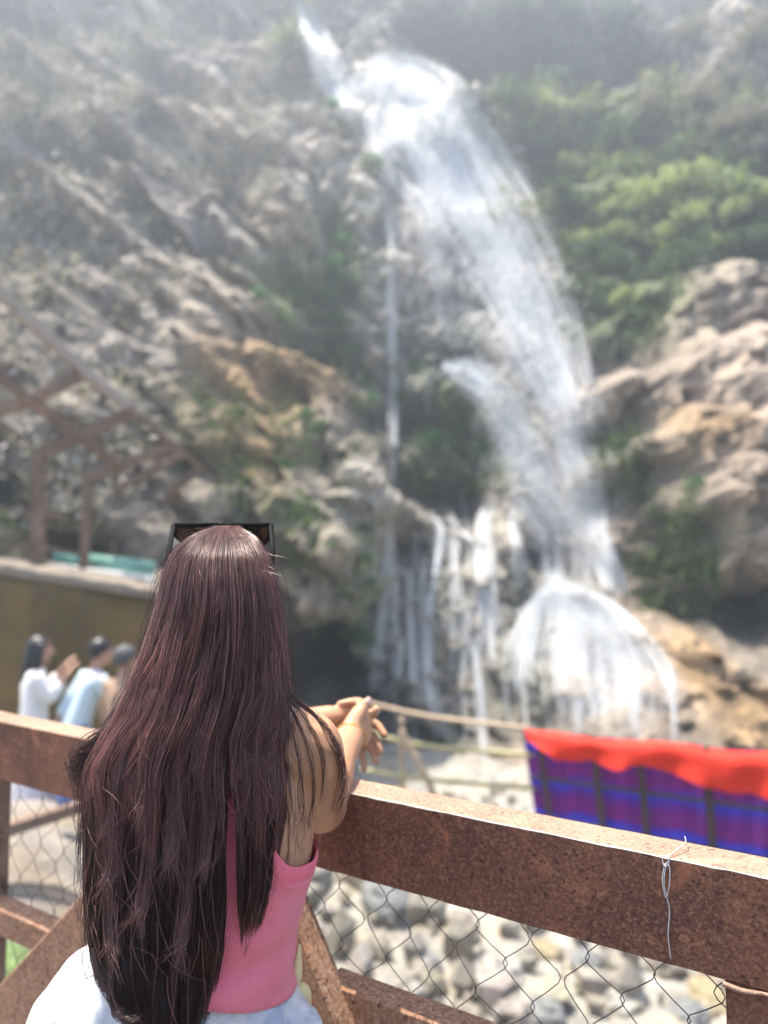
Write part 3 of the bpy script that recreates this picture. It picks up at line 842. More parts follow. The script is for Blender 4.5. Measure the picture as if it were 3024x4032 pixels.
GZ0 = -.93
def visitor(base, lean, face, label, shirt, lower, arms, hair, skirt=False, h=1.62):
    """standing figure at base (x,y); lean = offset of the shoulders; arms = two lists of points relative to the shoulder"""
    b = np.array([base[0], base[1], GZ0]); L = np.array([lean[0], lean[1], 0])
    f = np.array([face[0], face[1], 0.]); f /= np.linalg.norm(f); s = np.cross(f, (0, 0, 1))
    r = root('person', b, label, 'person')
    hip, sh = b+np.array([0, 0, h*.52])+L*.15, b+np.array([0, 0, h*.815])+L
    hd = sh + np.array([0, 0, h*.115]) + L*.25 + f*.03
    m = MB()
    yaw = math.atan2(s[1], s[0])
    m.add(*loft([ell(hip-np.array([0, 0, .06]), .15, .1, yaw=yaw), ell(hip+(sh-hip)*.3, .125, .09, yaw=yaw), ell(hip+(sh-hip)*.75, .155, .10, yaw=yaw), ell(hip+(sh-hip)*.97, .15, .075, yaw=yaw), ell(sh+np.array([0, 0, .03]), .06, .05, yaw=yaw)]))
    m.add(*tube([sh, hd-np.array([0, 0, .05])], [.052, .05], 10))
    head_parts(m, hd, h*.072, f)
    for k in (-1, 1):
        hp = hip+s*k*.085
        foot = b+s*k*.09
        m.add(*tube([hp, (hp+foot)*.5+f*.02, foot+np.array([0, 0, .09])], [.08, .055, .036], 10, round_ends=True))
        m.add(*tube([foot-f*.05+np.array([0, 0, .04]), foot+f*.15+np.array([0, 0, .03])], [.04, .03], 8, round_ends=True))
    sl = MB()
    for k, pts in zip((-1, 1), arms):
        s0 = sh+s*k*.165-np.array([0, 0, .03])
        P = [s0]+[s0+np.array(q) for q in pts]
        m.add(*tube(P, [.045, .036, .026], 10, n=9, round_ends=True))
        hv = (P[-1]-P[-2])/np.linalg.norm(P[-1]-P[-2])
        hs = np.cross(hv, f); hs = hs/(np.linalg.norm(hs)+1e-6)
        m.add(*tube([P[-1], P[-1]+hv*.05, P[-1]+hv*.09], [.028, .036, .03], 8, round_ends=True, flat=.6))
        for q in range(4): m.add(*tube([P[-1]+hv*.085+hs*(q-1.5)*.018, P[-1]+hv*.13+hs*(q-1.5)*.019+f*.01, P[-1]+hv*.16+hs*(q-1.5)*.018+f*.025], [.0095, .009, .007], 6, round_ends=True))
        m.add(*tube([P[-1]+hv*.03-hs*.03, P[-1]+hv*.07-hs*.055, P[-1]+hv*.10-hs*.06], [.012, .011, .008], 6, round_ends=True))
        sl.add(*tube([P[0]+(0, 0, .01), P[0]*.5+P[1]*.5, P[1], P[1]*.3+P[2]*.7], [.07, .066, .058, .048], 12, n=10))
    remesh_body('body', m, M['skin_bg'], r, .011, 3)
    lo = -.16 if skirt else -.10
    rings = [ell(hip+np.array([0, 0, lo]), .19, .145, 28, yaw), ell(hip+np.array([0, 0, .05]), .17, .125, 28, yaw), ell(hip+(sh-hip)*.4, .155, .115, 28, yaw), ell(hip+(sh-hip)*.78, .18, .12, 28, yaw), ell(hip+(sh-hip)*.99, .165, .085, 28, yaw), ell(sh+np.array([0, 0, .035]), .075, .062, 28, yaw)]
    V, F = loft(fold_cloth(rings, .03, 5, base[0]*7), cap=False)
    sl.add(V, F)
    sl.build('shirt', shirt, r)
    lw = MB()
    if skirt:
        rings = [ell(b+np.array([0, 0, .12]), .30, .26, 32, yaw), ell(b+np.array([0, 0, .5]), .24, .19, 32, yaw), ell(hip+np.array([0, 0, -.05]), .178, .13, 32, yaw), ell(hip+np.array([0, 0, .08]), .14, .105, 32, yaw)]
        lw.add(*loft(fold_cloth(rings, .05, 9, 2), cap=False)); lw.build('skirt', lower, r)
    else:
        for k in (-1, 1):
            hp = hip+s*k*.085; foot = b+s*k*.09
            lw.add(*tube([hp+np.array([0, 0, .06]), (hp+foot)*.5+f*.02, foot+np.array([0, 0, .08])], [.098, .078, .066], 12))
        lw.build('trousers', lower, r)
    hm = MB()
    R = h*.072
    rings = []
    for z, w, d0 in ((-.45, .40, .40), (-.2, .62, .62), (.2, .70, .80), (.5, .70, .86), (.8, .52, .62), (1.0, .25, .3), (1.08, .05, .05)):
        rings.append([hd+np.array([0, 0, z*R])-f*R*(.12 if z > 0 else .38)+R*(s*w*1.06*math.cos(a)+f*d0*1.04*math.sin(a)) for a in np.linspace(0, 2*math.pi, 17)[:-1]])
    hm.add(*loft(rings))
    if hair == 'long':
        for q in range(46):
            a = math.pi + math.pi*(q/45.)*1.15 - .22
            p0 = hd+np.array([0, 0, .35*R])+R*(s*.68*math.cos(a)+f*.86*math.sin(a))
            hm.add(*tube([p0+np.array([0, 0, .3*R])-(p0-hd)*.15, p0, p0+np.array([0, 0, -.17])-f*.02, p0+np.array([0, 0, -.30-.08*random.random()])-f*.05+s*random.uniform(-.02, .02)], [.012, .016, .02, .006], 5))
    else:
        for q in range(60):
            a = random.uniform(0, 2*math.pi); z = random.uniform(.0, 1)
            if math.sin(a) > .3 and z < .5: continue
            p0 = hd+np.array([0, 0, z*R])-f*.1*R+R*math.sqrt(max(.05, 1-z*z*.8))*(s*.70*math.cos(a)+f*.84*math.sin(a))
            hm.add(*tube([p0, p0+np.array([0, 0, -.03])+(p0-hd)*.05], [.012, .004], 5))
    hm.build('hair', M['black_hair'] if hair != 'grey' else M['cap'], r)
    eyes(r, hd, R, f)
    return r
ps = at(78, 1410, 6.9)
p1 = visitor((ps[0], 6.9), (0, 0), (.92, .38), 'woman with long black hair in white top and lilac skirt by the mossy wall', M['cream'], M['lilac'],
        [[(.10, -.02, -.17), (.25, -.02, .02)], [(.12, .05, -.20), (.25, .06, -.01)]], 'long', True, 1.70)
ph = root('phone', at(112, 1432, 6.85), 'dark phone held up in front of the long haired woman by the mossy wall', 'phone')
V, F = beam(at(113, 1448, 6.85), at(117, 1421, 6.85), .06, .012, (1, .3, 0), .003); mk('phone_body', V, F, M['black'], ph)
ps = at(212, 1405, 6.8)
visitor((ps[0]-.21, 6.8), (.16, .02), (.80, .60), 'person in a loose pale blue shirt leaning forward beside the mossy wall', M['blue_shirt'], M['denim'],
        [[(-.12, -.10, -.22), (-.22, -.12, -.40)], [(.14, .04, -.22), (.22, .10, -.42)]], 'short', False, 1.69)
ps = at(266, 1440, 6.45)
visitor((ps[0], 6.45), (0, 0), (.6, .8), 'short haired person in a brown top half hidden by the leaning woman', M['tan'], M['denim'],
        [[(-.05, .02, -.26), (-.03, .10, -.48)], [(.05, .02, -.26), (.06, .10, -.48)]], 'grey', False, 1.67)

# blue bag on the grey ground under the rail
bg_ = at(155, 1716, 5.2)
br = root('bag', (bg_[0], bg_[1], -.9), 'small blue bag seen under the rail beside her hair', 'bag')
rg = fold_cloth([ell(bg_+np.array([0, 0, z]), a, b, 16) for z, a, b in ((-.10, .05, .03), (-.08, .09, .06), (0, .10, .07), (.07, .08, .05), (.10, .03, .02))], .05, 4, 1)
V, F = loft(rg); mk('pouch', V, F, simple('blue_nylon', (.10, .16, .36), .6, .2, 20), br)
V, F = tube([bg_+np.array([-.05, 0, .09]), bg_+np.array([-.03, 0, .17]), bg_+np.array([.03, 0, .17]), bg_+np.array([.05, 0, .09])], .008, 6, n=12); mk('strap', V, F, M['denim'], br)
# low stand that carries it: rusty bars of another railing on the terrace
lr = root('low_railing', at(60, 1790, 5.4), 'rusty low railing on the grey terrace behind the wire mesh', 'railing')
def lbar(name, a, b, w, mat='rust_bg'):
    V, F = beam(a, b, w, w, (0, 0, 1) if abs(b[2]-a[2]) < .6*np.linalg.norm(b-a) else (0, 1, 0)); return mk(name, V, F, M[mat], lr, False)
lbar('lower_rail', at(-60, 1816, 4.2), at(240, 1722, 4.7), .065); lbar('upper_rail', at(-60, 1668, 4.2), at(240, 1602, 4.7), .065)
for u, v0, v1, d in ((-40, 1640, 1885, 4.22), (225, 1580, 1810, 4.67)): lbar('post', at(u, v1, d), at(u, v0, d), .09)

# ------------------------------------------------------------------ cloth screen and bamboo rails beyond the bridge
def m_stripe():
    t = NT('striped_cloth')
    sx = t.n('ShaderNodeSeparateXYZ'); t.l(t.coord('UV'), sx.inputs[0])
    mt = t.n('ShaderNodeMath', operation='FRACT'); mm = t.n('ShaderNodeMath', operation='MULTIPLY'); mm.inputs[1].default_value = 4.0
    ad = t.n('ShaderNodeMath', operation='ADD'); t.l(t.noise(3, 2), ad.inputs[1])
    t.l(sx.outputs[1], mm.inputs[0]); t.l(mm.outputs[0], mt.inputs[0])
    c = t.ramp(mt.outputs[0], [(0, (.17, .022, .20)), (.28, (.13, .022, .25)), (.45, (.06, .04, .45)), (.60, (.045, .06, .60)), (.72, (.12, .024, .28)), (.88, (.20, .024, .19)), (1, (.17, .022, .20))])
    d = t.bsdf(c, .75, t.bump(t.noise(90, 2), .2, .004))
    tr = t.n('ShaderNodeBsdfTranslucent'); t.l(c, tr.inputs[0])
    return t.finish(t.mixs(.4, d, tr.outputs[0]))
def m_red():
    t = NT('red_cloth')
    c = t.mix(t.noise(5, 3), (.84, .030, .010), (.92, .055, .016))
    d = t.bsdf(c, .7, t.bump(t.noise(80, 2), .15, .004))
    tr = t.n('ShaderNodeBsdfTranslucent'); tr.inputs[0].default_value = (.9, .05, .02, 1)
    return t.finish(t.mixs(.35, d, tr.outputs[0]))
dL, dR = 7.2, 6.1
TL, TR = at(1132, 1578, dL), at(1760, 1634, dR)
BLc, BRc = at(1174, 1872, dL), at(1775, 2022, dR)
sr = root('cloth_screen', (*((TL+TR)/2)[:2], -3.2), 'purple and blue striped cloth screen with red cloth over its top edge', 'screen')
nx, ny = 80, 40
Vs, UV = [], []
for j in range(ny+1):
    for i in range(nx+1):
        f, g = i/nx, j/ny
        p = (TL*(1-f)+TR*f)*(1-g) + (BLc*(1-f)+BRc*f)*g
        w = .030*math.sin(f*34+g*2)+.02*math.sin(f*61+1+g*5)
        sag = .02*math.sin(f*19)**2
        Vs.append(p+np.array([0, .06+w, -sag*(1-g)])); UV.append((f, 1-g + .012*math.sin(f*19)))
Fs = np.array([(j*(nx+1)+i, j*(nx+1)+i+1, (j+1)*(nx+1)+i+1, (j+1)*(nx+1)+i) for j in range(ny) for i in range(nx)])
mk('striped_cloth', np.array(Vs), Fs, m_stripe(), sr, uvs=UV)
Vs = []
hem = lambda f: np.interp(f, [0, .10, .18, .24, .32, .42, .52, .62, .72, .78, .85, 1], [.06, .25, .24, .20, .25, .19, .25, .31, .33, .32, .36, .40])
ny = 14
for j in range(ny+1):
    for i in range(nx+1):
        f, g = i/nx, j/ny
        T = TL*(1-f)+TR*f; Bm = BLc*(1-f)+BRc*f
        p = T + (Bm-T)*(g*hem(f)*.72)
        w = (.025*math.sin(f*23+g*3)+.018*math.sin(f*47+2))*(.3+g)
        back = .10*max(0, .25-g)*4
        Vs.append(p+np.array([0, -.10+back+w-.03*g, .035*math.sin(min(1, g*4)*math.pi)*.6+.012*math.sin(f*15)]))
Fs = np.array([(j*(nx+1)+i, j*(nx+1)+i+1, (j+1)*(nx+1)+i+1, (j+1)*(nx+1)+i) for j in range(ny) for i in range(nx)])
mk('red_cloth', np.array(Vs), Fs, m_red(), sr)
M['frame_dark'] = simple('frame_bars', (.07, .045, .035), .7, .3, 12)
def on(f, g, dy=0.0):
    return (TL*(1-f)+TR*f)*(1-g)+(BLc*(1-f)+BRc*f)*g+np.array([0, dy, 0])
for g in (.06, .33, .62, .95):
    V, F = beam(on(-.01, g, -.045), on(1, g, -.045), .03, .03); mk('crossbar', V, F, M['frame_dark'], sr, False)
for f in (.055, .265, .43, .66, .88):
    a, b = on(f, .0, -.0), on(f, 1.0, -.0); b = b+(b-a)*((-1.5-b[2])/(b[2]-a[2]))
    a[1] -= .02; b[1] -= .02; V, F = beam(b, a, .048, .048, (0, 1, 0)); mk('upright', V, F, M['frame_dark'], sr, False)
V, F = beam(on(.78, 1.0, -.06), on(.90, .45, -.06), .035, .035, (0, 1, 0)); mk('diagonal_bar', V, F, M['frame_dark'], sr, False)

fr = root('bamboo_railing', at(900, 1700, 7.5), 'railing of thin bamboo poles running up to the cloth screen', 'railing')
def pole(name, pts, r, mat='bamboo'):
    P, R = resample(np.array(pts), np.full(len(pts), r), 30)
    R = R*np.where(np.arange(30) % 6 == 0, 1.25, 1.0)
    V, F = tube(P, R, 8); return mk(name, V, F, M[mat], fr)
pole('pole', [at(800, 1520, 8.0), at(930, 1548, 7.7), at(1145, 1574, 7.2)], .022, 'bamboo_dry')
pole('pole', [at(790, 1582, 8.0), at(930, 1612, 7.7), at(1160, 1632, 7.25)], .025)
pole('pole', [at(780, 1662, 8.0), at(930, 1684, 7.7), at(1170, 1704, 7.25)], .024)
pole('diagonal_pole', [at(866, 1580, 7.75), at(905, 1650, 7.72), at(945, 1730, 7.7)], .036, 'bamboo_dry')
pole('post', [at(868, 1550, 7.95), at(870, 1700, 7.95), at(872, 1795, 7.95)], .026, 'bamboo_dry')
fb = [at(740, 1788, 8.1), at(1132, 1874, 7.2), at(1800, 2020, 6.0)]
for q in fb: q[2] = -1.5
V, F = [], []
for q in fb: V += [q+np.array([-.1, -.12, -.07]), q+np.array([.1, .5, -.07]), q+np.array([.1, .5, 0]), q+np.array([-.1, -.12, 0])]
for i in range(2):
    for k in range(4): F.append((i*4+k, i*4+(k+1) % 4, i*4+4+(k+1) % 4, i*4+4+k))
F += [(3, 2, 1, 0), (8, 9, 10, 11)]
tag(mk('footbridge', V, F, M['bamboo_dry'], None, False), kind='structure')
# ------------------------------------------------------------------ rusty railing
RP = np.array([-.883, 1.70]); RD = np.array([.849, -.529]); RD = RD/np.linalg.norm(RD)
RN = np.array([-RD[1]*-1*-1, RD[0]])  # placeholder, set below
RN = np.array([.529, .849]); RN = RN/np.linalg.norm(RN)      # away from the camera
ZT, RH, RW = 1.132, .127, .066
def rp(s, off=0.0, z=0.0):
    q = RP + RD*s + RN*off
    return np.array([q[0], q[1], z])
rail = root('metal_railing', rp(.9, 0, 0), 'heavy rusty steel railing with wire mesh that the woman leans on', 'railing')
# top rail: rounded hollow section with a worn bright front edge
bv = .0013
prof = [(0, -RH+bv), (0, -bv), (bv*.35, -bv*.3), (bv, 0), (RW-bv, 0), (RW, -bv), (RW, -RH+bv), (RW-bv, -RH), (bv, -RH)]
n = 220
S = np.linspace(-1.6, 2.3, n+1)
V, F, mi = [], [], []
for i, s in enumerate(S):
    for k, (o, z) in enumerate(prof):
        j = (vnoise(np.array([[s*40, k*3.1, 0]]), 5)[0]-.5)*.0012
        V.append(rp(s, o+j, ZT+z+j*.6))
m = len(prof)
for i in range(n):
    for k in range(m):
        k2 = (k+1) % m
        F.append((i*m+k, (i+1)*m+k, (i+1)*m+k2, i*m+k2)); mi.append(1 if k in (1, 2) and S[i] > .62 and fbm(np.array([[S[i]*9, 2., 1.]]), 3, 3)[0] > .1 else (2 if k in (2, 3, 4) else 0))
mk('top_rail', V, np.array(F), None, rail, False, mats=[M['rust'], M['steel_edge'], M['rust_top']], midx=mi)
# middle rail (channel with a lit top flange)

V, F = beam(rp(-1.6, .03, .10), rp(2.3, .03, .10), .055, .075, (0, 0, 1), .004); mk('bottom_rail', V, F, M['rust_side'], rail, False)
def rail_s(vx, vy=1750):
    """distance along the rail at photo column vx"""
    lo, hi = -1.6, 2.3
    for _ in range(50):
        md = (lo+hi)/2; q = rp(md)
        u = (q[0]/q[1]*(CP-SP*(2016-vy*K)/FPX)*FPX+1512)/K
        if u < vx: lo = md
        else: hi = md
    return lo
# right post
s0 = rail_s(1563, 2110)
V, F = beam(rp(s0+.034, .033, 0), rp(s0+.034, .033, ZT-RH-.002), .06, .066, (RD[0], RD[1], 0), .003); mk('post', V, F, M['rust'], rail, False)
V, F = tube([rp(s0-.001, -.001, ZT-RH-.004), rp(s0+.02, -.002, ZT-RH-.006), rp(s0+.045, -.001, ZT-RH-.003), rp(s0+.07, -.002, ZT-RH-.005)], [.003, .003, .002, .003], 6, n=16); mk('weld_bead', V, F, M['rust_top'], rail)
s1 = rail_s(-34)
V, F = beam(rp(s1-.03, .033, 0), rp(s1-.03, .033, ZT-RH-.002), .06, .066, (RD[0], RD[1], 0), .003); mk('post', V, F, M['rust_bg'], rail, False)
# diagonal braces behind the woman
def brace(u0, v0, u1, v1, w, d, off, mat):
    a, b = rail_s(u0, v0), rail_s(u1, v1)
    pa = rp(a, off, 0); pb = rp(b, off, 0)
    pa[2] = at(u0, v0, pa[1])[2]; pb[2] = at(u1, v1, pb[1])[2]
    V, F = beam(pa, pb, d, w, (RD[0]*.001+.0, 0, 0) if False else np.cross(pb-pa, np.array([RN[0], RN[1], 0])), .004)
    return mk('brace', V, F, mat, rail, False)
brace(560, 1780, 765, 2290, .055, .05, -.012, M['rust_side'])
brace(430, 1773, -110, 2345, .125, .045, -.004, M['rust_side'])
sl_, sr_ = rail_s(330, 1990), rail_s(700, 2130)
V, F = beam(rp(-1.6, .024, .700), rp(sl_, .024, .700), .05, .056, (0, 0, 1), .003); mk('middle_rail', V, F, M['rust_side'], rail, False)
V, F = beam(rp(sr_, .024, .806), rp(2.3, .024, .806), .05, .056, (0, 0, 1), .003); mk('middle_rail', V, F, M['rust_side'], rail, False)
# chain link mesh on the far side of the bars
wm = MB()
pitch, rowh = .0405, .046
zs_top = ZT-RH+.004
nrow = int((zs_top-.12)/rowh)
for c in range(int(3.9/pitch)):
    sc_ = -1.6 + c*pitch
    P = []
    for r in range(nrow):
        zz = zs_top - r*rowh + .003*random.uniform(-1, 1)
        k = 1 if (r+c) % 2 else -1
        P.append(rp(sc_+k*pitch*.53+.006*random.uniform(-1, 1), .050+.004*k*(1 if c % 2 else -1), zz))
    Q = []
    for a, b in zip(P[:-1], P[1:]):
        Q += [a, a+(b-a)*.08+np.array([0, 0, -.004]), a+(b-a)*.5+np.array([0, 0, -.001]), a+(b-a)*.92+np.array([0, 0, .004])]
    Q.append(P[-1])
    wm.add(*tube(Q, .0008, 5))
wm.build('wire_mesh', M['wire'], rail)

# thin wire tied round the top rail
ts = rail_s(1437)
tr_ = root('wire_tie', rp(ts, 0, ZT), 'thin bright wire knotted over the rusty top rail, its end hanging down', 'wire')
V, F = tube([rp(ts+.000, -.004, ZT-.010), rp(ts+.004, -.005, ZT-.004), rp(ts+.002, -.005, ZT+.003), rp(ts-.003, -.004, ZT+.001), rp(ts-.003, -.005, ZT-.006), rp(ts+.001, -.006, ZT-.009)], .0007, 6, n=40); mk('knot', V, F, M['tie_wire'], tr_)
V, F = tube([rp(ts-.001, -.004, ZT-.006), rp(ts-.004, -.006, ZT-.025), rp(ts-.002, -.006, ZT-.040), rp(ts+.000, -.005, ZT-.046), rp(ts+.004, -.006, ZT-.030), rp(ts+.005, -.006, ZT-.012), rp(ts+.002, -.004, ZT-.002)], .00065, 6, n=44); mk('loop', V, F, M['tie_wire'], tr_)
V, F = tube([rp(ts+.001, -.005, ZT-.004), rp(ts-.002, -.006, ZT-.03), rp(ts+.003, -.004, ZT-.06), rp(ts+.001, -.004, ZT-.09), rp(ts+.003, -.003, ZT-.118)], .00065, 6, n=36); mk('hanging_end', V, F, M['tie_wire'], tr_)
V, F = tube([rp(ts+.002, -.002, ZT+.002), rp(ts+.010, .018, ZT+.006), rp(ts+.016, .036, ZT+.010), rp(ts+.013, .05, ZT+.012)], .00065, 6, n=24); mk('upper_end', V, F, M['tie_wire'], tr_)

# deck the woman stands on
V, F = beam((-3.5, .05, -.055), (3.5, .05, -.055), 2.4, .11); 
dv, df = [], []
c0, c1 = rp(-1.8, .12, 0), rp(2.6, .12, 0)
ring = [c0, c1, c1-np.array([RN[0], RN[1], 0])*2.6, c0-np.array([RN[0], RN[1], 0])*2.6]
V = [r_+np.array([0, 0, -.12]) for r_ in ring]+[r_ for r_ in ring]
mk_ = mk('bridge_deck', V, [(3, 2, 1, 0), (4, 5, 6, 7), (0, 1, 5, 4), (1, 2, 6, 5), (2, 3, 7, 6), (3, 0, 4, 7)], simple('chequer_deck', (.16, .12, .10), .8, .3, 9), None, False)
tag(mk_, kind='structure')
# ------------------------------------------------------------------ the woman at the railing
W0 = np.array([-.245, 1.0, 0.0])
wo = root('person', W0, 'woman with very long dark brown hair and pink top leaning on the rusty railing', 'person')
TOR = [(.66, -.28, 1.0, .185, .13), (.76, -.28, 1.0, .185, .13), (.84, -.28, 1.0, .178, .122), (.90, -.270, 1.0, .152, .11), (.96, -.252, 1.0, .124, .10), (1.01, -.239, 1.0, .117, .096),
       (1.06, -.233, 1.0, .123, .097), (1.10, -.231, 1.0, .134, .10), (1.15, -.230, 1.0, .139, .102), (1.21, -.233, 1.0, .141, .095), (1.255, -.238, 1.0, .122, .07), (1.30, -.237, 1.005, .058, .05)]
TOR = np.array(TOR)
def tor(z):
    return [np.interp(z, TOR[:, 0], TOR[:, k]) for k in (1, 2, 3, 4)]
def sellip(cx, cy, a, b, phi, e=2.35):
    c, s = np.sin(phi), -np.cos(phi)           # phi = 0 at the middle of the back
    r = (abs(c)**e + abs(s)**e)**(-1/e)
    return cx + a*c*r, cy + b*s*r
body = MB()
NA = 40
zs = np.linspace(.66, 1.30, 30)
body.add(*loft([[np.array([*sellip(*tor(z), p), z]) for p in np.linspace(0, 2*math.pi, NA, endpoint=False)] for z in zs]))
HC = np.array([-.226, 1.035, 1.432]); HR = .108
FACE = np.array([.12, .99, -.02])
body.add(*tube([(-.237, 1.0, 1.26), (-.237, 1.015, 1.33), HC+np.array([0, .005, -.05])], [.06, .050, .052], 14, n=8))
body.add(*tube([(-.32, 1.0, 1.245), (-.24, 1.0, 1.285), (-.14, .99, 1.265)], [.04, .045, .045], 12, n=10, round_ends=True))
head_parts(body, HC, HR, FACE)
# right arm: over the rail
elb = np.array([-.096, 1.155, 1.120])
Wr = at(757, 1590, 1.355)
body.add(*tube([(-.125, .99, 1.245), (-.108, .99, 1.250), (-.101, 1.03, 1.213), (-.098, 1.09, 1.166), elb], [.045, .052, .050, .045, .040], 16, n=22, round_ends=True))
body.add(*tube([elb, (-.088, 1.20, 1.146), (-.080, 1.265, 1.162), Wr*.6+np.array([-.080, 1.265, 1.162])*.4, Wr], [.039, .038, .034, .029, .0245], 16, n=20, round_ends=True))
# left arm: mostly hidden by the hair
lel = np.array([-.365, 1.285, 1.165])
lw = at(716, 1551, 1.455)
body.add(*tube([(-.330, 1.0, 1.235), (-.348, 1.015, 1.228), (-.360, 1.09, 1.195), (-.366, 1.19, 1.172), lel], [.045, .047, .044, .041, .038], 16, n=22, round_ends=True))
body.add(*tube([lel, (-.29, 1.36, 1.172), (-.21, 1.41, 1.178), lw], [.037, .037, .032, .0245], 16, n=18, round_ends=True))
# right hand: thumb up, fingers closing to the left
K0 = at(789, 1556, 1.425)
def palm(a, b, up, hw, th):
    d = (b-a)/np.linalg.norm(b-a); up = up-d*np.dot(up, d); up /= np.linalg.norm(up); s = np.cross(d, up)
    rings = []
    for f, h, t in ((-.12, .60, 1.3), (.0, .68, 1.25), (.3, .92, 1.15), (.65, 1.05, 1.0), (.95, 1.0, .9), (1.08, .8, .6)):
        p = a+(b-a)*f
        rings.append([p+up*hw*h*math.cos(q)+s*th*t*math.sin(q) for q in np.linspace(0, 2*math.pi, 17)[:-1]])
    return loft(rings), d, up, s
(pv_, pf_), d, up, s = palm(Wr, K0, np.array([-.25, 0, 1.0]), .037, .0135)
body.add(pv_, pf_)
lx = np.array([-1.0, .25, 0])
for q, (h, L) in enumerate(((.028, .066), (.009, .074), (-.010, .069), (-.027, .055))):
    b0 = K0+up*h*.95
    body.add(*tube([b0-d*.012, b0+d*L*.30+lx*.008, b0+d*L*.5+lx*L*.42-up*.003, b0+d*L*.38+lx*L*.80-up*.006], [.0095, .0092, .0083, .0072], 10, n=12, round_ends=True))
thumb = [at(757, 1572, 1.365), at(768, 1551, 1.385), at(783, 1533, 1.40), at(793, 1516, 1.405)]
body.add(*tube(thumb, [.017, .0145, .0115, .0092], 12, n=14, round_ends=True))
# left hand: fingers showing beyond the right one
LP0, LP1 = lw, at(782, 1588, 1.475)
(pv_, pf_), d2, up2, s2 = palm(LP0, LP1, np.array([.1, 0, 1.0]), .036, .0125)
body.add(pv_, pf_)
nails = []
for (u, v, u1, v1, r) in ((786, 1561, 831, 1588, .0088), (789, 1585, 822, 1624, .0087), (783, 1606, 812, 1646, .0083), (770, 1622, 787, 1663, .0075)):
    a_, b_ = at(u, v, 1.478), at(u1, v1, 1.462)
    mid = (a_+b_)/2+np.array([.004, .008, .007])
    body.add(*tube([a_-(b_-a_)*.25, a_, mid, b_], [.0095, r*1.08, r*1.02, r*.85], 10, n=14, round_ends=True))
    nails.append((b_, (b_-mid)/np.linalg.norm(b_-mid), r))
lt = [at(768, 1562, 1.46), at(790, 1552, 1.462), at(805, 1542, 1.455), at(813, 1533, 1.45)]
body.add(*tube(lt, [.014, .0125, .0105, .0085], 10, n=12, round_ends=True))
# legs and feet on the deck
for k in (-1, 1):
    hp = np.array([-.28+k*.085, 1.0, .74])
    ft = np.array([-.27+k*.10, .97, .0])
    body.add(*tube([hp, (hp+ft)/2+np.array([0, .03, .03]), ft+np.array([0, 0, .09])], [.09, .06, .038], 14, n=14, round_ends=True))
    body.add(*tube([ft+np.array([0, -.05, .045]), ft+np.array([0, .08, .04]), ft+np.array([.01, .16, .028])], [.04, .036, .028], 12, n=10, round_ends=True))
remesh_body('body', body, M['skin'], wo, .0036, 5)
M['nail'] = simple('fingernail', (.66, .45, .40), .3, .05, 30)
def nail(p, t, r, nrm):
    t = t/np.linalg.norm(t); nrm = nrm-t*np.dot(nrm, t); nrm /= np.linalg.norm(nrm); s_ = np.cross(t, nrm)
    V = []
    for f in np.linspace(-.9, 1.1, 6):
        for g in np.linspace(-1, 1, 5):
            V.append(p+t*r*f+s_*r*.78*g+nrm*r*(1.06-.45*g*g-.14*max(0, f)**2))
    F = np.array([(i*5+j, i*5+j+1, (i+1)*5+j+1, (i+1)*5+j) for i in range(5) for j in range(4)])
    mk('fingernail', np.array(V), F, M['nail'], wo)
nail(thumb[3], thumb[3]-thumb[2], .0082, np.array([.55, -.5, .4]))
nail(lt[3], lt[3]-lt[2], .0075, np.array([.6, -.6, .3]))
for p_, t_, r_ in nails[:0]: nail(p_, t_, r_, np.array([.3, -.3, .8]))
for k in (-1, 1):
    f = FACE/np.linalg.norm(FACE); s_ = np.cross(f, (0, 0, 1)); p = HC+f*HR*.77+s_*k*HR*.28+np.array([0, 0, HR*.06])
    V, F = tube([p-s_*HR*.1, p, p+s_*HR*.1], [HR*.03, HR*.055, HR*.03], 8, round_ends=True); mk('eye', V, F, M['black'], wo)
    V, F = tube([p-s_*HR*.14+np.array([0, 0, .014]), p+np.array([0, .004, .019]), p+s_*HR*.14+np.array([0, 0, .014])], [.002, .003, .002], 6); mk('eyebrow', V, F, M['black_hair'], wo)
V, F = tube([HC+f*HR*.80-np.array([0, 0, HR*.47])+s_*.018*q+np.array([0, 0, 0 if q else -.001]) for q in (-1, 0, 1)], [.002, .0055, .002], 8, round_ends=True); mk('lips', V, F, simple('lips', (.40, .13, .12), .4, .1, 20), wo)
# thin gold bracelet on the right wrist
wc = at(757, 1604, 1.335); wd = (Wr-wc)/np.linalg.norm(Wr-wc); u_ = np.cross(wd, (1, 0, 0)); u_ /= np.linalg.norm(u_); v_ = np.cross(wd, u_)
M['gold'] = simple('gold', (.72, .45, .14), .3, .1, 30, Metallic=.9)
V, F = tube([wc+wd*(.018+.006*math.sin(a))+.0275*(u_*math.cos(a)+v_*math.sin(a)) for a in np.linspace(0, 2*math.pi, 40)], .0014, 6); mk('bracelet', V, F, M['gold'], wo)

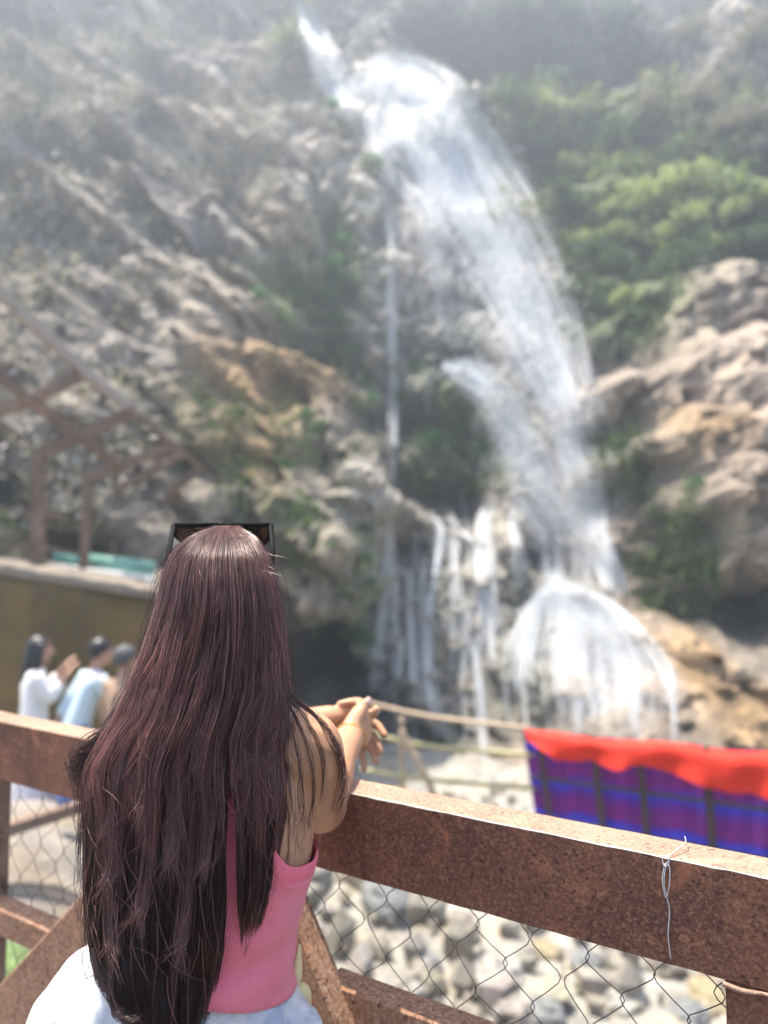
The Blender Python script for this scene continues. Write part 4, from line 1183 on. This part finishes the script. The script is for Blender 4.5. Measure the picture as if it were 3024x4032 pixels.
# ---- ribbed pink top
def m_pink():
    t = NT('pink_rib_knit')
    sx = t.n('ShaderNodeSeparateXYZ'); t.l(t.coord('UV'), sx.inputs[0])
    a = t.n('ShaderNodeMath', operation='MULTIPLY'); a.inputs[1].default_value = 250*2*math.pi; t.l(sx.outputs[0], a.inputs[0])
    nz = t.n('ShaderNodeMath', operation='MULTIPLY'); nz.inputs[1].default_value = 2.5; t.l(t.noise(60, 2), nz.inputs[0])
    ad = t.n('ShaderNodeMath', operation='ADD'); t.l(a.outputs[0], ad.inputs[0]); t.l(nz.outputs[0], ad.inputs[1])
    sn = t.n('ShaderNodeMath', operation='SINE'); t.l(ad.outputs[0], sn.inputs[0])
    b1 = t.ramp(sn.outputs[0], [(0, 0), (1, 1)])
    c = t.mix(t.ramp(t.noise(18, 4), [(.3, 0), (.7, 1)]), (.72, .135, .19), (.80, .18, .24))
    c = t.mix(t.ramp(t.noise(700, 2), [(.45, 0), (.7, .35)]), c, (.80, .26, .31))
    return t.finish(t.bsdf(c, .85, t.bump(sn.outputs[0], .6, .0008), Sheen_Weight=.25, Sheen_Roughness=.5))
M['pink'] = m_pink()
M['pink_plain'] = simple('pink_band', (.76, .155, .21), .85, .12, 120)
PH = np.linspace(0, 2*math.pi, 181)
def ztop(p):
    d = abs((p+math.pi) % (2*math.pi)-math.pi)      # angle from the middle of the back
    side = 1.080 + .030*np.clip((d-.75)/.75, 0, 1)**1.5
    return side + .115/(1+math.exp((d-.62)*9)) + .03/(1+math.exp((1.0-abs(d-math.pi+.9))*8))
NZ = 34
V, UV = [], []
for j in range(NZ+1):
    g = j/NZ
    for i, p in enumerate(PH):
        zh = .962 - .020*math.sin(p) + .018*math.cos(p) + .003*math.sin(p*5); z = zh + (ztop(p)-zh)*g
        cx_, cy_, a, b = tor(z)
        gap = .0055 + .0035*(1-g)**6
        gap += .0055*math.sin(z*95+p*2.2+1.5*math.sin(p*3))*math.exp(-((z-1.0)/.045)**2)*(.5+.5*math.sin(p*2+.6)) + .0022*math.sin(p*7+z*38)*math.exp(-((z-.955)/.03)**2)
        x, y = sellip(cx_, cy_, a+gap, b+gap, p)
        V.append((x, y, z)); UV.append((i/180., z*3))
n1 = len(PH)
F = np.array([(j*n1+i, j*n1+i+1, (j+1)*n1+i+1, (j+1)*n1+i) for j in range(NZ) for i in range(n1-1)])
tp_ = mk('tank_top', np.array(V), F, M['pink'], wo, uvs=UV)
sd = tp_.modifiers.new('thick', 'SOLIDIFY'); sd.thickness = .003; sd.offset = 1
# flat binding along the armhole edge and two rows of stitching under it
def band(name, lo, hi, out, mat):
    V = []
    for j in range(7):
        g = j/6
        for p in PH:
            z = ztop(p)+lo+(hi-lo)*g
            cx_, cy_, a, b = tor(z); q = .0075+out*math.sin(math.pi*g)**.5
            x, y = sellip(cx_, cy_, a+q, b+q, p); V.append((x, y, z))
    F = np.array([(j*n1+i, j*n1+i+1, (j+1)*n1+i+1, (j+1)*n1+i) for j in range(6) for i in range(n1-1)])
    return mk(name, np.array(V), F, mat, wo)
band('binding', -.019, .003, .0016, M['pink_plain'])
band('seam', -.0225, -.0200, .0022, M['pink'])
band('seam', -.0275, -.0252, .0016, M['pink'])

# ---- white skirt with a blue tie-dye print
def m_skirt():
    t = NT('tie_dye_cotton')
    a = t.noise(8.5, 5, .62, dist=1.2)
    c = t.mix(t.ramp(a, [(.54, 0), (.66, .7)]), (.62, .60, .59), (.19, .25, .37))
    c = t.mix(t.ramp(t.noise(16, 4, .6, dist=1.5), [(.58, 0), (.74, .45)]), c, (.44, .46, .53))
    return t.finish(t.bsdf(c, .8, t.bump(t.noise(300, 2), .2, .001)))
M['skirt'] = m_skirt()
SK = [(.12, -.27, 1.0, .33, .30), (.35, -.275, 1.0, .29, .25), (.60, -.27, 1.0, .235, .19), (.76, -.27, 1.0, .205, .158), (.85, -.270, 1.0, .190, .145), (.905, -.268, 1.0, .176, .135), (.94, -.265, 1.0, .158, .118), (.962, -.262, 1.0, .146, .108), (.980, -.250, 1.0, .128, .100)]
SKA = np.array(SK); rings = []
for z in np.concatenate([np.linspace(.12, .84, 26), np.linspace(.85, .98, 26)]):
    c4 = [np.interp(z, SKA[:, 0], SKA[:, k]) for k in (1, 2, 3, 4)]
    ring = []
    for p in np.linspace(0, 2*math.pi, 160, endpoint=False):
        g = np.clip((.962-z)/.05, 0, 1)
        q = g*(.0045*math.sin(p*13+2*math.sin(z*9))+.0035*math.sin(p*29+z*30)+.005*math.sin(p*7+z*14)) + .006*g*math.exp(-((z-.93)/.018)**2)*math.sin(p*5+.8)
        q += .016*math.exp(-((p-1.45)/.28)**2)*math.exp(-((z-.925)/.025)**2)
        x, y = sellip(c4[0], c4[1], c4[2]+q, c4[3]+q, p, 2.1); ring.append((x, y, z+.003*math.sin(p*9)*g+(.020*math.cos(p)-.020*math.sin(p))*np.clip((z-.80)/.12, 0, 1)))
    rings.append(ring)
V, F = loft(rings, cap=False); mk('skirt', V, F, M['skirt'], wo)
wb = []
for z in (.955, .968, .981, .990):
    c4 = [np.interp(z, SKA[:, 0], SKA[:, k]) for k in (1, 2, 3, 4)]
    wb.append([(*sellip(c4[0], c4[1], c4[2]+.004, c4[3]+.004, p, 2.1), z) for p in np.linspace(0, 2*math.pi, 120, endpoint=False)])
# soft pale yellow knot at her right side
kb = MB()
kc = at(638, 2085, 1.03)
kb.add(*tube([kc+np.array([-.012, .0, -.04]), kc+np.array([0, -.004, -.01]), kc+np.array([.004, .004, .02])], [.014, .016, .006], 10, n=12, round_ends=True, flat=.6))
kb.add(*tube([kc+np.array([-.01, 0, -.028]), kc+np.array([.012, 0, -.034]), kc+np.array([.018, .004, -.05])], [.012, .013, .006], 10, n=10, round_ends=True, flat=.6))
kb.build('waist_knot', simple('pale_yellow_cloth', (.70, .56, .30), .85, .15, 20), wo)

# ---- hair
OV = np.array([1136, 1142, 1160, 1200, 1250, 1300, 1350, 1400, 1450, 1500, 1550, 1600, 1650, 1700, 1750, 1800, 1850, 1900, 1950, 2000, 2050, 2100, 2150, 2212, 2330], float)
OL = np.array([468, 446, 405, 365, 347, 336, 322, 305, 285, 264, 242, 208, 180, 173, 175, 178, 178, 178, 179, 185, 191, 200, 215, 246, 285], float)
OR = np.array([504, 524, 556, 584, 600, 611, 619, 625, 628, 634, 626, 618, 617, 620, 622, 616, 609, 604, 592, 575, 545, 500, 480, 458, 430], float)
RAV = np.array([1136, 1600, 1680, 1750, 1850, 1950, 2050, 2100, 2212, 2330], float)
GA = np.array([np.nan, np.nan, 488, 492, 488, 490, 484, 476, 448, 425])
GB_ = np.array([np.nan, np.nan, 496, 508, 510, 512, 522, 528, 530, 530])
def mid_f(v): return np.interp(v, OV, OL) + .70*(np.interp(v, OV, OR)-np.interp(v, OV, OL))
for k_ in (0, 1): GA[k_] = GB_[k_] = mid_f(RAV[k_])
GA_full = lambda v: np.where(v < 1600, mid_f(v), np.interp(v, RAV, GA))
GB_full = lambda v: np.where(v < 1600, mid_f(v), np.interp(v, RAV, GB_))
DV = np.array([1136, 1160, 1200, 1250, 1300, 1400, 1500, 1600, 1700, 1850, 2000, 2100, 2212, 2330], float)
YS = np.array([1.03, 1.03, 1.03, 1.025, 1.02, 1.0, .985, .96, .95, .945, .945, .94, .935, .93])
YB = np.array([1.005, .950, .916, .898, .890, .886, .882, .876, .870, .866, .862, .858, .852, .848])

def hair_pos(q, v, layer):
    """q in 0..1 across the whole fall, v photo row, layer = metres under the outer surface"""
    v = np.asarray(v, float); q = np.asarray(q, float)*np.ones_like(v)
    L, R = np.interp(v, OV, OL), np.interp(v, OV, OR)
    A = q < .70
    u = np.where(A, L + (q/.70)*(GA_full(v)-L), GB_full(v) + ((q-.70)/.30)*(np.maximum(R, GB_full(v)+6)-GB_full(v)))
    qq = np.clip((u-L)/np.maximum(R-L, 1), 0, 1)
    c = np.sqrt(np.maximum(0, 1-(2*qq-1)**2))
    ys, yb = np.interp(v, DV, YS), np.interp(v, DV, YB)
    y = ys-(ys-yb)*c**.8 + layer
    a = (u*K-1512)/FPX; b = (2016-v*K)/FPX
    dy = CP-SP*b; t = y/dy
    return np.column_stack([a*t, y, CAMZ+(SP+CP*b)*t])

def strands_mesh(SP_, RAD, TINT):
    """three sided tubes for all strands: SP_ (n,k,3), RAD (n,k)"""
    n, k, _ = SP_.shape
    T = np.gradient(SP_, axis=1); T /= np.linalg.norm(T, axis=2, keepdims=True)+1e-9
    ref = np.zeros_like(T); ref[..., 0] = 1; ref[..., 1] = .15
    N = np.cross(T, ref); N /= np.linalg.norm(N, axis=2, keepdims=True)+1e-9
    B = np.cross(T, N)
    V = np.empty((n, k, 3, 3))
    for j in range(3):
        a = 2*math.pi*j/3
        V[:, :, j] = SP_+RAD[..., None]*(math.cos(a)*N+math.sin(a)*B)
    base = (np.arange(n)[:, None, None]*k+np.arange(k-1)[None, :, None])*3
    F = []
    for j in range(3):
        j2 = (j+1) % 3
        F.append(np.stack([base+j, base+j2, base+3+j2, base+3+j], -1).reshape(-1, 4))
    C = np.repeat(TINT.reshape(n*k, 3), 3, 0)
    return V.reshape(-1, 3), np.vstack(F), C

KN = 36
SPs, RADs, TNs = [], [], []
def add_clump(q0, layer, vend, n, spread, tipspread, curl, vstart=1136, thick=.00042, tone=1.0, lighttip=.0):
    lowd = RNG.uniform(.6, 1.1)
    wa, wl, wp, wd, wp2 = RNG.uniform(.004, .020), RNG.uniform(55, 130), RNG.uniform(0, 6.28), RNG.uniform(.001, .006), RNG.uniform(0, 6.28)
    for _ in range(n):
        ve = vend*(1+RNG.normal()*.008) - abs(RNG.normal())*22
        ts = np.linspace(0, 1, KN)
        v = vstart+(ve-vstart)*ts**.92
        ph, ph2 = RNG.uniform(0, 6.28, 2)
        w = spread*(1-ts)+tipspread*ts
        dq = RNG.normal()*w + wa*np.sin(v/wl+wp)*np.minimum(1, ts*1.6) + .006*np.sin(v/80.+ph)*ts + .0022*np.sin(v/34.+ph2)*ts + curl*ts**4 + RNG.normal()*.006*ts**5
        q = np.clip(q0+dq, .001, .999)
        if q0 < .70: q = np.minimum(q, .6995)
        else: q = np.maximum(q, .7005)
        lay = layer+RNG.normal()*.004*(1-ts*.4)+wd*np.sin(v/(wl*.7)+wp2)*np.minimum(1, ts*3)+.001*np.sin(v/60.+ph2)
        v3 = np.concatenate([v[:1], v[:1], v[:1], v])
        P = hair_pos(q, v, lay)
        if vstart < 1150:
            pre = P[0][None]+np.array([[0, .075, -.020], [0, .05, -.006], [0, .022, .001]]) + np.array([[np.clip(RNG.normal(), -1.5, 1.5)*.007, 0, 0]])*np.array([[1.6], [1.1], [.5]])
            P = np.vstack([pre, P])
            P[3] = (P[2]+P[3]+P[4])/3
        else: P = np.vstack([P[:1], P[:1], P[:1], P]); P[:4] = P[3]+(P[4]-P[3])*np.array([[-.3], [-.2], [-.1], [0]])
        SPs.append(P)
        r = thick*RNG.uniform(.7, 1.25)*np.ones(KN+3); r[-10:] *= np.linspace(1, .25, 10)
        RADs.append(r)
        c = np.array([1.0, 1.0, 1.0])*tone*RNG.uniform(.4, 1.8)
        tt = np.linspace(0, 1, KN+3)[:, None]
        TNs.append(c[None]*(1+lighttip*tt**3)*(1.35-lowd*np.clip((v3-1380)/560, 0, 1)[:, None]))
# main fall
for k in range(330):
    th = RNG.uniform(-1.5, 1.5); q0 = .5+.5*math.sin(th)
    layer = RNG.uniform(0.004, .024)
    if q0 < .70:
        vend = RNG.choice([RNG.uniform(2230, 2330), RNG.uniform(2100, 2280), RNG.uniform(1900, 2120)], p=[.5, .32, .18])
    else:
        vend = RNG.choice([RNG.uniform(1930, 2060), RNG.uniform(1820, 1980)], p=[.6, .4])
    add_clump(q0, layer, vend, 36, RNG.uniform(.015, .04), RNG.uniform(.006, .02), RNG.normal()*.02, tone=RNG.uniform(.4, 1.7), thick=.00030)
# layered outer locks with free ends
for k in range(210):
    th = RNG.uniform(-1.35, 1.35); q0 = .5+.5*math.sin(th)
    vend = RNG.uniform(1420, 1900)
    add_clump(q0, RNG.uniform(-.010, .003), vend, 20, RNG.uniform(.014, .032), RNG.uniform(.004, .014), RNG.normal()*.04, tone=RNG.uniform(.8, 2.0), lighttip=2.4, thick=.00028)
# free curls of single hairs
def add_path(pts, rad, tint, jitter=0.0, n=1):
    for _ in range(n):
        P, _r = resample(np.array(pts)+RNG.normal(size=(len(pts), 3))*jitter*np.linspace(.4, 1.2, len(pts))[:, None], np.full(len(pts), rad), KN+3)
        SPs.append(P); r = np.full(KN+3, rad*RNG.uniform(.7, 1.2)); r[-12:] *= np.linspace(1, .25, 12); RADs.append(r)
        TNs.append(np.ones((KN+3, 3))*tint*RNG.uniform(.7, 1.3))
for k in range(560):
    q0 = .5+.5*math.sin(RNG.uniform(-1.4, 1.4)); v0 = RNG.uniform(1180, 2120)
    if v0 > 1700 and (q0 > .66 and q0 < .78 or RNG.random() < .5): continue
    L = RNG.uniform(50, 210); bend = RNG.normal()*.10; vv = v0+np.linspace(0, L, 7)*(1 if RNG.random() < .92 else -.4)
    qq = np.clip(q0+bend*np.linspace(0, 1, 7)**2+RNG.normal()*.02*np.linspace(0, 1, 7), .01, .99)
    P = hair_pos(qq, vv, -RNG.uniform(.003, .012)*np.sin(np.linspace(.2, 2.9, 7))-.003)
    add_path(P, .00024, RNG.uniform(3.0, 7.0))
# feathered layer ends: locks that fan out and curl away from the fall, lighter towards the tips
def hs(u, v, lay):
    L, R = np.interp(v, OV, OL), np.interp(v, OV, OR)
    qq = np.clip((u-L)/(R-L), .002, .998); c_ = math.sqrt(1-(2*qq-1)**2)
    ys, yb = np.interp(v, DV, YS), np.interp(v, DV, YB)
    return at(u, v, ys-(ys-yb)*c_**.8+lay)
FEATH = [([(500, 1300), (518, 1430), (540, 1540), (548, 1620)], [(505, 1690), (530, 1705), (552, 1690), (580, 1680), (602, 1675)], 70),
         ([(455, 1280), (440, 1400), (428, 1490), (432, 1560)], [(412, 1620), (425, 1640), (445, 1630)], 50),
         ([(560, 1260), (580, 1360), (590, 1420), (580, 1480)], [(540, 1540), (560, 1560), (590, 1545)], 46),
         ([(380, 1380), (345, 1520), (318, 1650), (308, 1730)], [(280, 1800), (292, 1830), (306, 1850), (318, 1840)], 70),
         ([(330, 1420), (280, 1560), (250, 1680), (240, 1760)], [(205, 1820), (220, 1850), (245, 1870)], 60),
         ([(430, 1500), (400, 1640), (378, 1760), (372, 1830)], [(330, 1900), (350, 1930), (375, 1940), (392, 1920)], 60),
         ([(300, 1500), (260, 1660), (240, 1800), (232, 1880)], [(196, 1950), (215, 1985), (240, 1990)], 60),
         ([(480, 1540), (470, 1680), (455, 1780), (448, 1850)], [(415, 1900), (432, 1935), (450, 1940)], 46),
         ([(360, 1600), (330, 1760), (315, 1880), (305, 1950)], [(262, 2010), (285, 2040), (310, 2050)], 60),
         ([(590, 1400), (600, 1500), (604, 1600), (600, 1680)], [(585, 1760), (600, 1790), (615, 1780)], 44),
         ([(420, 1700), (410, 1850), (400, 1960), (390, 2030)], [(345, 2080), (370, 2110), (400, 2120)], 50),
         ([(280, 1700), (250, 1850), (238, 1960), (240, 2030)], [(215, 2080), (238, 2110), (262, 2120)], 50),
         ([(400, 1240), (375, 1330), (352, 1420), (340, 1480)], [(310, 1540), (325, 1570), (350, 1580)], 44)]
for trunk, tips, n_ in FEATH:
    for _ in range(n_):
        tu, tv = tips[RNG.integers(len(tips))]
        j = RNG.normal()*11
        P = [hs(trunk[0][0]+j*1.5, trunk[0][1], -.001)] + [hs(a_+j+RNG.normal()*2, b_, -.003-.002*i_) for i_, (a_, b_) in enumerate(trunk[1:])]
        k_ = RNG.uniform(.35, 1.1)
        e_ = (trunk[-1][0]+(tu-trunk[-1][0])*k_+RNG.normal()*5+j*.5, trunk[-1][1]+(tv-trunk[-1][1])*k_+RNG.normal()*8)
        P.append(hs((trunk[-1][0]+j+e_[0])/2+(trunk[-1][0]-e_[0])*.15, (trunk[-1][1]+e_[1])/2, -.011)); P.append(hs(e_[0], e_[1], -.012-.006*RNG.random()))
        add_path(P, .00027, RNG.uniform(.9, 1.8))
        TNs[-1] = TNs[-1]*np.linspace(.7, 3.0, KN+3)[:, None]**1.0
# fuzz along both outlines
for k in range(260):
    left = RNG.random() < .55
    v0 = RNG.uniform(1150, 2080); L = RNG.uniform(60, 160)
    vv = v0+np.linspace(0, L, 6)
    qq = np.full(6, .004 if left else .996)
    P = hair_pos(qq, vv, 0)
    out = RNG.uniform(.002, .012)*np.sin(np.linspace(0, 2.6, 6))
    P[:, 0] += (-out if left else out)
    add_path(P, .00022, RNG.uniform(1.0, 2.5))
# puff of hair lifted off the left shoulder
for k in range(170):
    v0 = RNG.uniform(1560, 1620); e = RNG.uniform(1640, 1720)
    P = [at(248-(v0-1560)*.6, v0, .945), at(RNG.uniform(176, 205), v0+35, .94), at(RNG.uniform(148, 180), (v0+e)/2+12, .945), at(RNG.uniform(150, 190), e, .95)]
    add_path(P, .00026, RNG.uniform(.8, 1.6), .004)
# locks over the right shoulder and arm
LOCKS = [([(585, 1440, .955), (622, 1495, .945), (664, 1530, .935), (704, 1570, .945), (733, 1620, .965), (747, 1680, .995), (738, 1735, 1.02), (722, 1768, 1.03)], 24, .0035),
         ([(590, 1440, .950), (630, 1500, .935), (676, 1545, .93), (715, 1600, .945), (736, 1660, .975), (730, 1715, .99), (712, 1755, 1.0)], 13, .004),
         ([(580, 1440, .945), (612, 1500, .925), (644, 1560, .915), (668, 1630, .925), (677, 1700, .945), (672, 1760, .96), (664, 1800, .97)], 12, .0022),
         ([(575, 1440, .94), (604, 1500, .915), (632, 1580, .90), (648, 1660, .90), (652, 1740, .90), (648, 1800, .90), (646, 1850, .90)], 14, .0045),
         ([(590, 1450, .945), (620, 1500, .93), (655, 1550, .92), (693, 1620, .94), (700, 1690, .96), (692, 1740, .975)], 14, .003),
         ([(560, 1400, .93), (590, 1480, .91), (618, 1580, .895), (634, 1680, .885), (640, 1760, .88), (632, 1830, .88)], 4, .006)]
for pts, n, j in LOCKS:
    add_path([at(*p) for p in pts], .00032, 1.7, j*.9, n)
for k in range(90):                        # short hairs standing off the crown and temples
    q0 = RNG.uniform(.08, .92); v0 = RNG.uniform(1137, 1230)
    P0 = hair_pos(np.array([q0]), np.array([v0]), 0)[0]; C0 = np.array(HC); o_ = (P0-C0); o_ /= np.linalg.norm(o_)
    dr = np.array([RNG.normal()*.5+(q0-.5)*1.2, -.3, -.5]); L = RNG.uniform(.012, .045)
    add_path([P0-o_*.003, P0+o_*L*.22+dr*L*.35, P0+o_*L*.30+dr*L*.75, P0+o_*L*.22+dr*L*1.1], .00022, RNG.uniform(1.5, 4))
# curved wisp on the skirt
for k in range(26):
    add_path([at(200, 2050, .865), at(212, 2110, .855), at(236, 2160, .85), at(255, 2190, .846), at(275, 2206, .846), at(300, 2200, .848)], .0004, .9, .003)
for k in range(12):
    add_path([at(235, 2120, .85), at(238, 2165, .845), at(250, 2195, .842), at(280, 2205, .842)], .0004, .9, .0012)

SPa, RADa, TNa = np.array(SPs), np.array(RADs), np.array(TNs)
HV, HF, HCc = strands_mesh(SPa, RADa, TNa)
# inner sheet so that the fall is dense
rows = np.linspace(1142, 2140, 60)
SV, SF = [], []
def sheet(q0, q1, va, vb, nq, ins=.020):
    off = len(SV)
    vs = np.linspace(va, vb, 46)
    for v in vs:
        th = np.linspace(-1, 1, nq)
        for q in np.linspace(q0, q1, nq):
            SV.append(hair_pos(np.array([np.clip(q, .03, .97)]), np.array([v]), ins)[0])
    for i in range(45):
        for j in range(nq-1): SF.append((off+i*nq+j, off+i*nq+j+1, off+(i+1)*nq+j+1, off+(i+1)*nq+j))
sheet(.03, .6999, 1146, 2110, 34); sheet(.7001, .97, 1146, 1880, 16)
SV = np.array(SV); SF = np.array(SF)
ht = NT('dark_brown_hair')
att = ht.attr()
c = ht.mix(1.0, (.060, .029, .026), att, 'MULTIPLY')
hb = ht.bsdf(c, .36, None, Specular_IOR_Level=.95, Specular_Tint=(1.0, .86, .84, 1))
htr = ht.n('ShaderNodeBsdfTranslucent'); ht.l(ht.mix(1.0, (.17, .060, .040), att, 'MULTIPLY'), htr.inputs[0])
M['hair'] = ht.finish(ht.mixs(.17, hb, htr.outputs[0]))
AV = np.vstack([HV, SV]); AF = np.vstack([HF, SF+len(HV)]); AC = np.vstack([HCc, np.full((len(SV), 3), .55)])
mk('hair', AV, AF, M['hair'], wo, True, cols=AC)

# ---- sunglasses pushed up on her head
sg = root('sunglasses', (-.2385, 1.09, 1.545), 'black sunglasses pushed up on top of the dark haired woman\'s head', 'sunglasses')
yF = 1.092
def lens(u0, u1, sgn):
    top0, top1 = at(u0, 1134, yF), at(u1, 1134, yF)
    P = []
    for f, g in ((0, 0), (1, 0), (1, .55), (.8, .95), (.3, 1.0), (.05, .6)):
        f2 = f if sgn > 0 else 1-f
        p = top0*(1-f2)+top1*f2; P.append(p+np.array([0, .012*g+.006*math.sin(f2*3.14), -.032*g]))
    return P
lt_ = NT('sunglass_lens'); tpn = lt_.n('ShaderNodeBsdfTransparent'); tpn.inputs[0].default_value = (.5, .45, .3, 1)
M['lens'] = lt_.finish(lt_.mixs(.22, lt_.bsdf((.008, .008, .007), .2), tpn.outputs[0]))
for (u0, u1, sgn) in ((377, 472, -1), (498, 584, 1)):
    P = lens(u0, u1, sgn)
    V = [p+np.array([0, -.0008, 0]) for p in P]+[p+np.array([0, .0008, 0]) for p in P]; n = len(P)
    F = [tuple(range(n)), tuple(range(2*n-1, n-1, -1))]+[(k, (k+1) % n, n+(k+1) % n, n+k) for k in range(n)]
    mk('lens', V, F, M['lens'], sg, False)
    V, F = tube(P[:1]+[P[0]*.5+P[1]*.5]+P[1:]+P[:1], .0018, 6); mk('rim', V, F, M['black'], sg)
    V, F = beam(P[0], P[1], .005, .0062, (0, 0, 1), .001); mk('brow_bar', V, F, M['black'], sg)
V, F = tube([at(470, 1136, yF), at(485, 1131, yF+.004), at(500, 1136, yF)], .002, 8, n=10); mk('bridge', V, F, M['black'], sg)
for u, du, s_ in ((376, -11, -1), (585, 4, 1)):
    a_ = at(u, 1134, yF); b_ = at(u+du, 1190, 1.05); c_ = at(u+du*1.2+(-4 if s_ < 0 else -2), 1235, 1.035)
    V, F = tube([a_, a_*.75+b_*.25, b_, c_], [.0042, .0038, .0034, .0026], 8, n=16, flat=.6); mk('temple', V, F, M['black'], sg)
# ------------------------------------------------------------------ haze
th = NT('haze_air')
pv = th.n('ShaderNodeVolumePrincipled')
pv.inputs['Color'].default_value = (.80, .89, 1.0, 1)
pv.inputs['Density'].default_value = 0.0062
pv.inputs['Anisotropy'].default_value = 0.55
th.l(pv.outputs[0], th.out.inputs['Volume'])
bm = bmesh.new(); bmesh.ops.create_cube(bm, size=1)
for v in bm.verts: v.co = Vector((v.co.x*140, v.co.y*150+40, v.co.z*70+19))
me = bpy.data.meshes.new('haze'); bm.to_mesh(me); bm.free(); me.materials.append(th.m)
hz = bpy.data.objects.new('haze', me); COL.objects.link(hz)
tag(hz, kind='stuff')
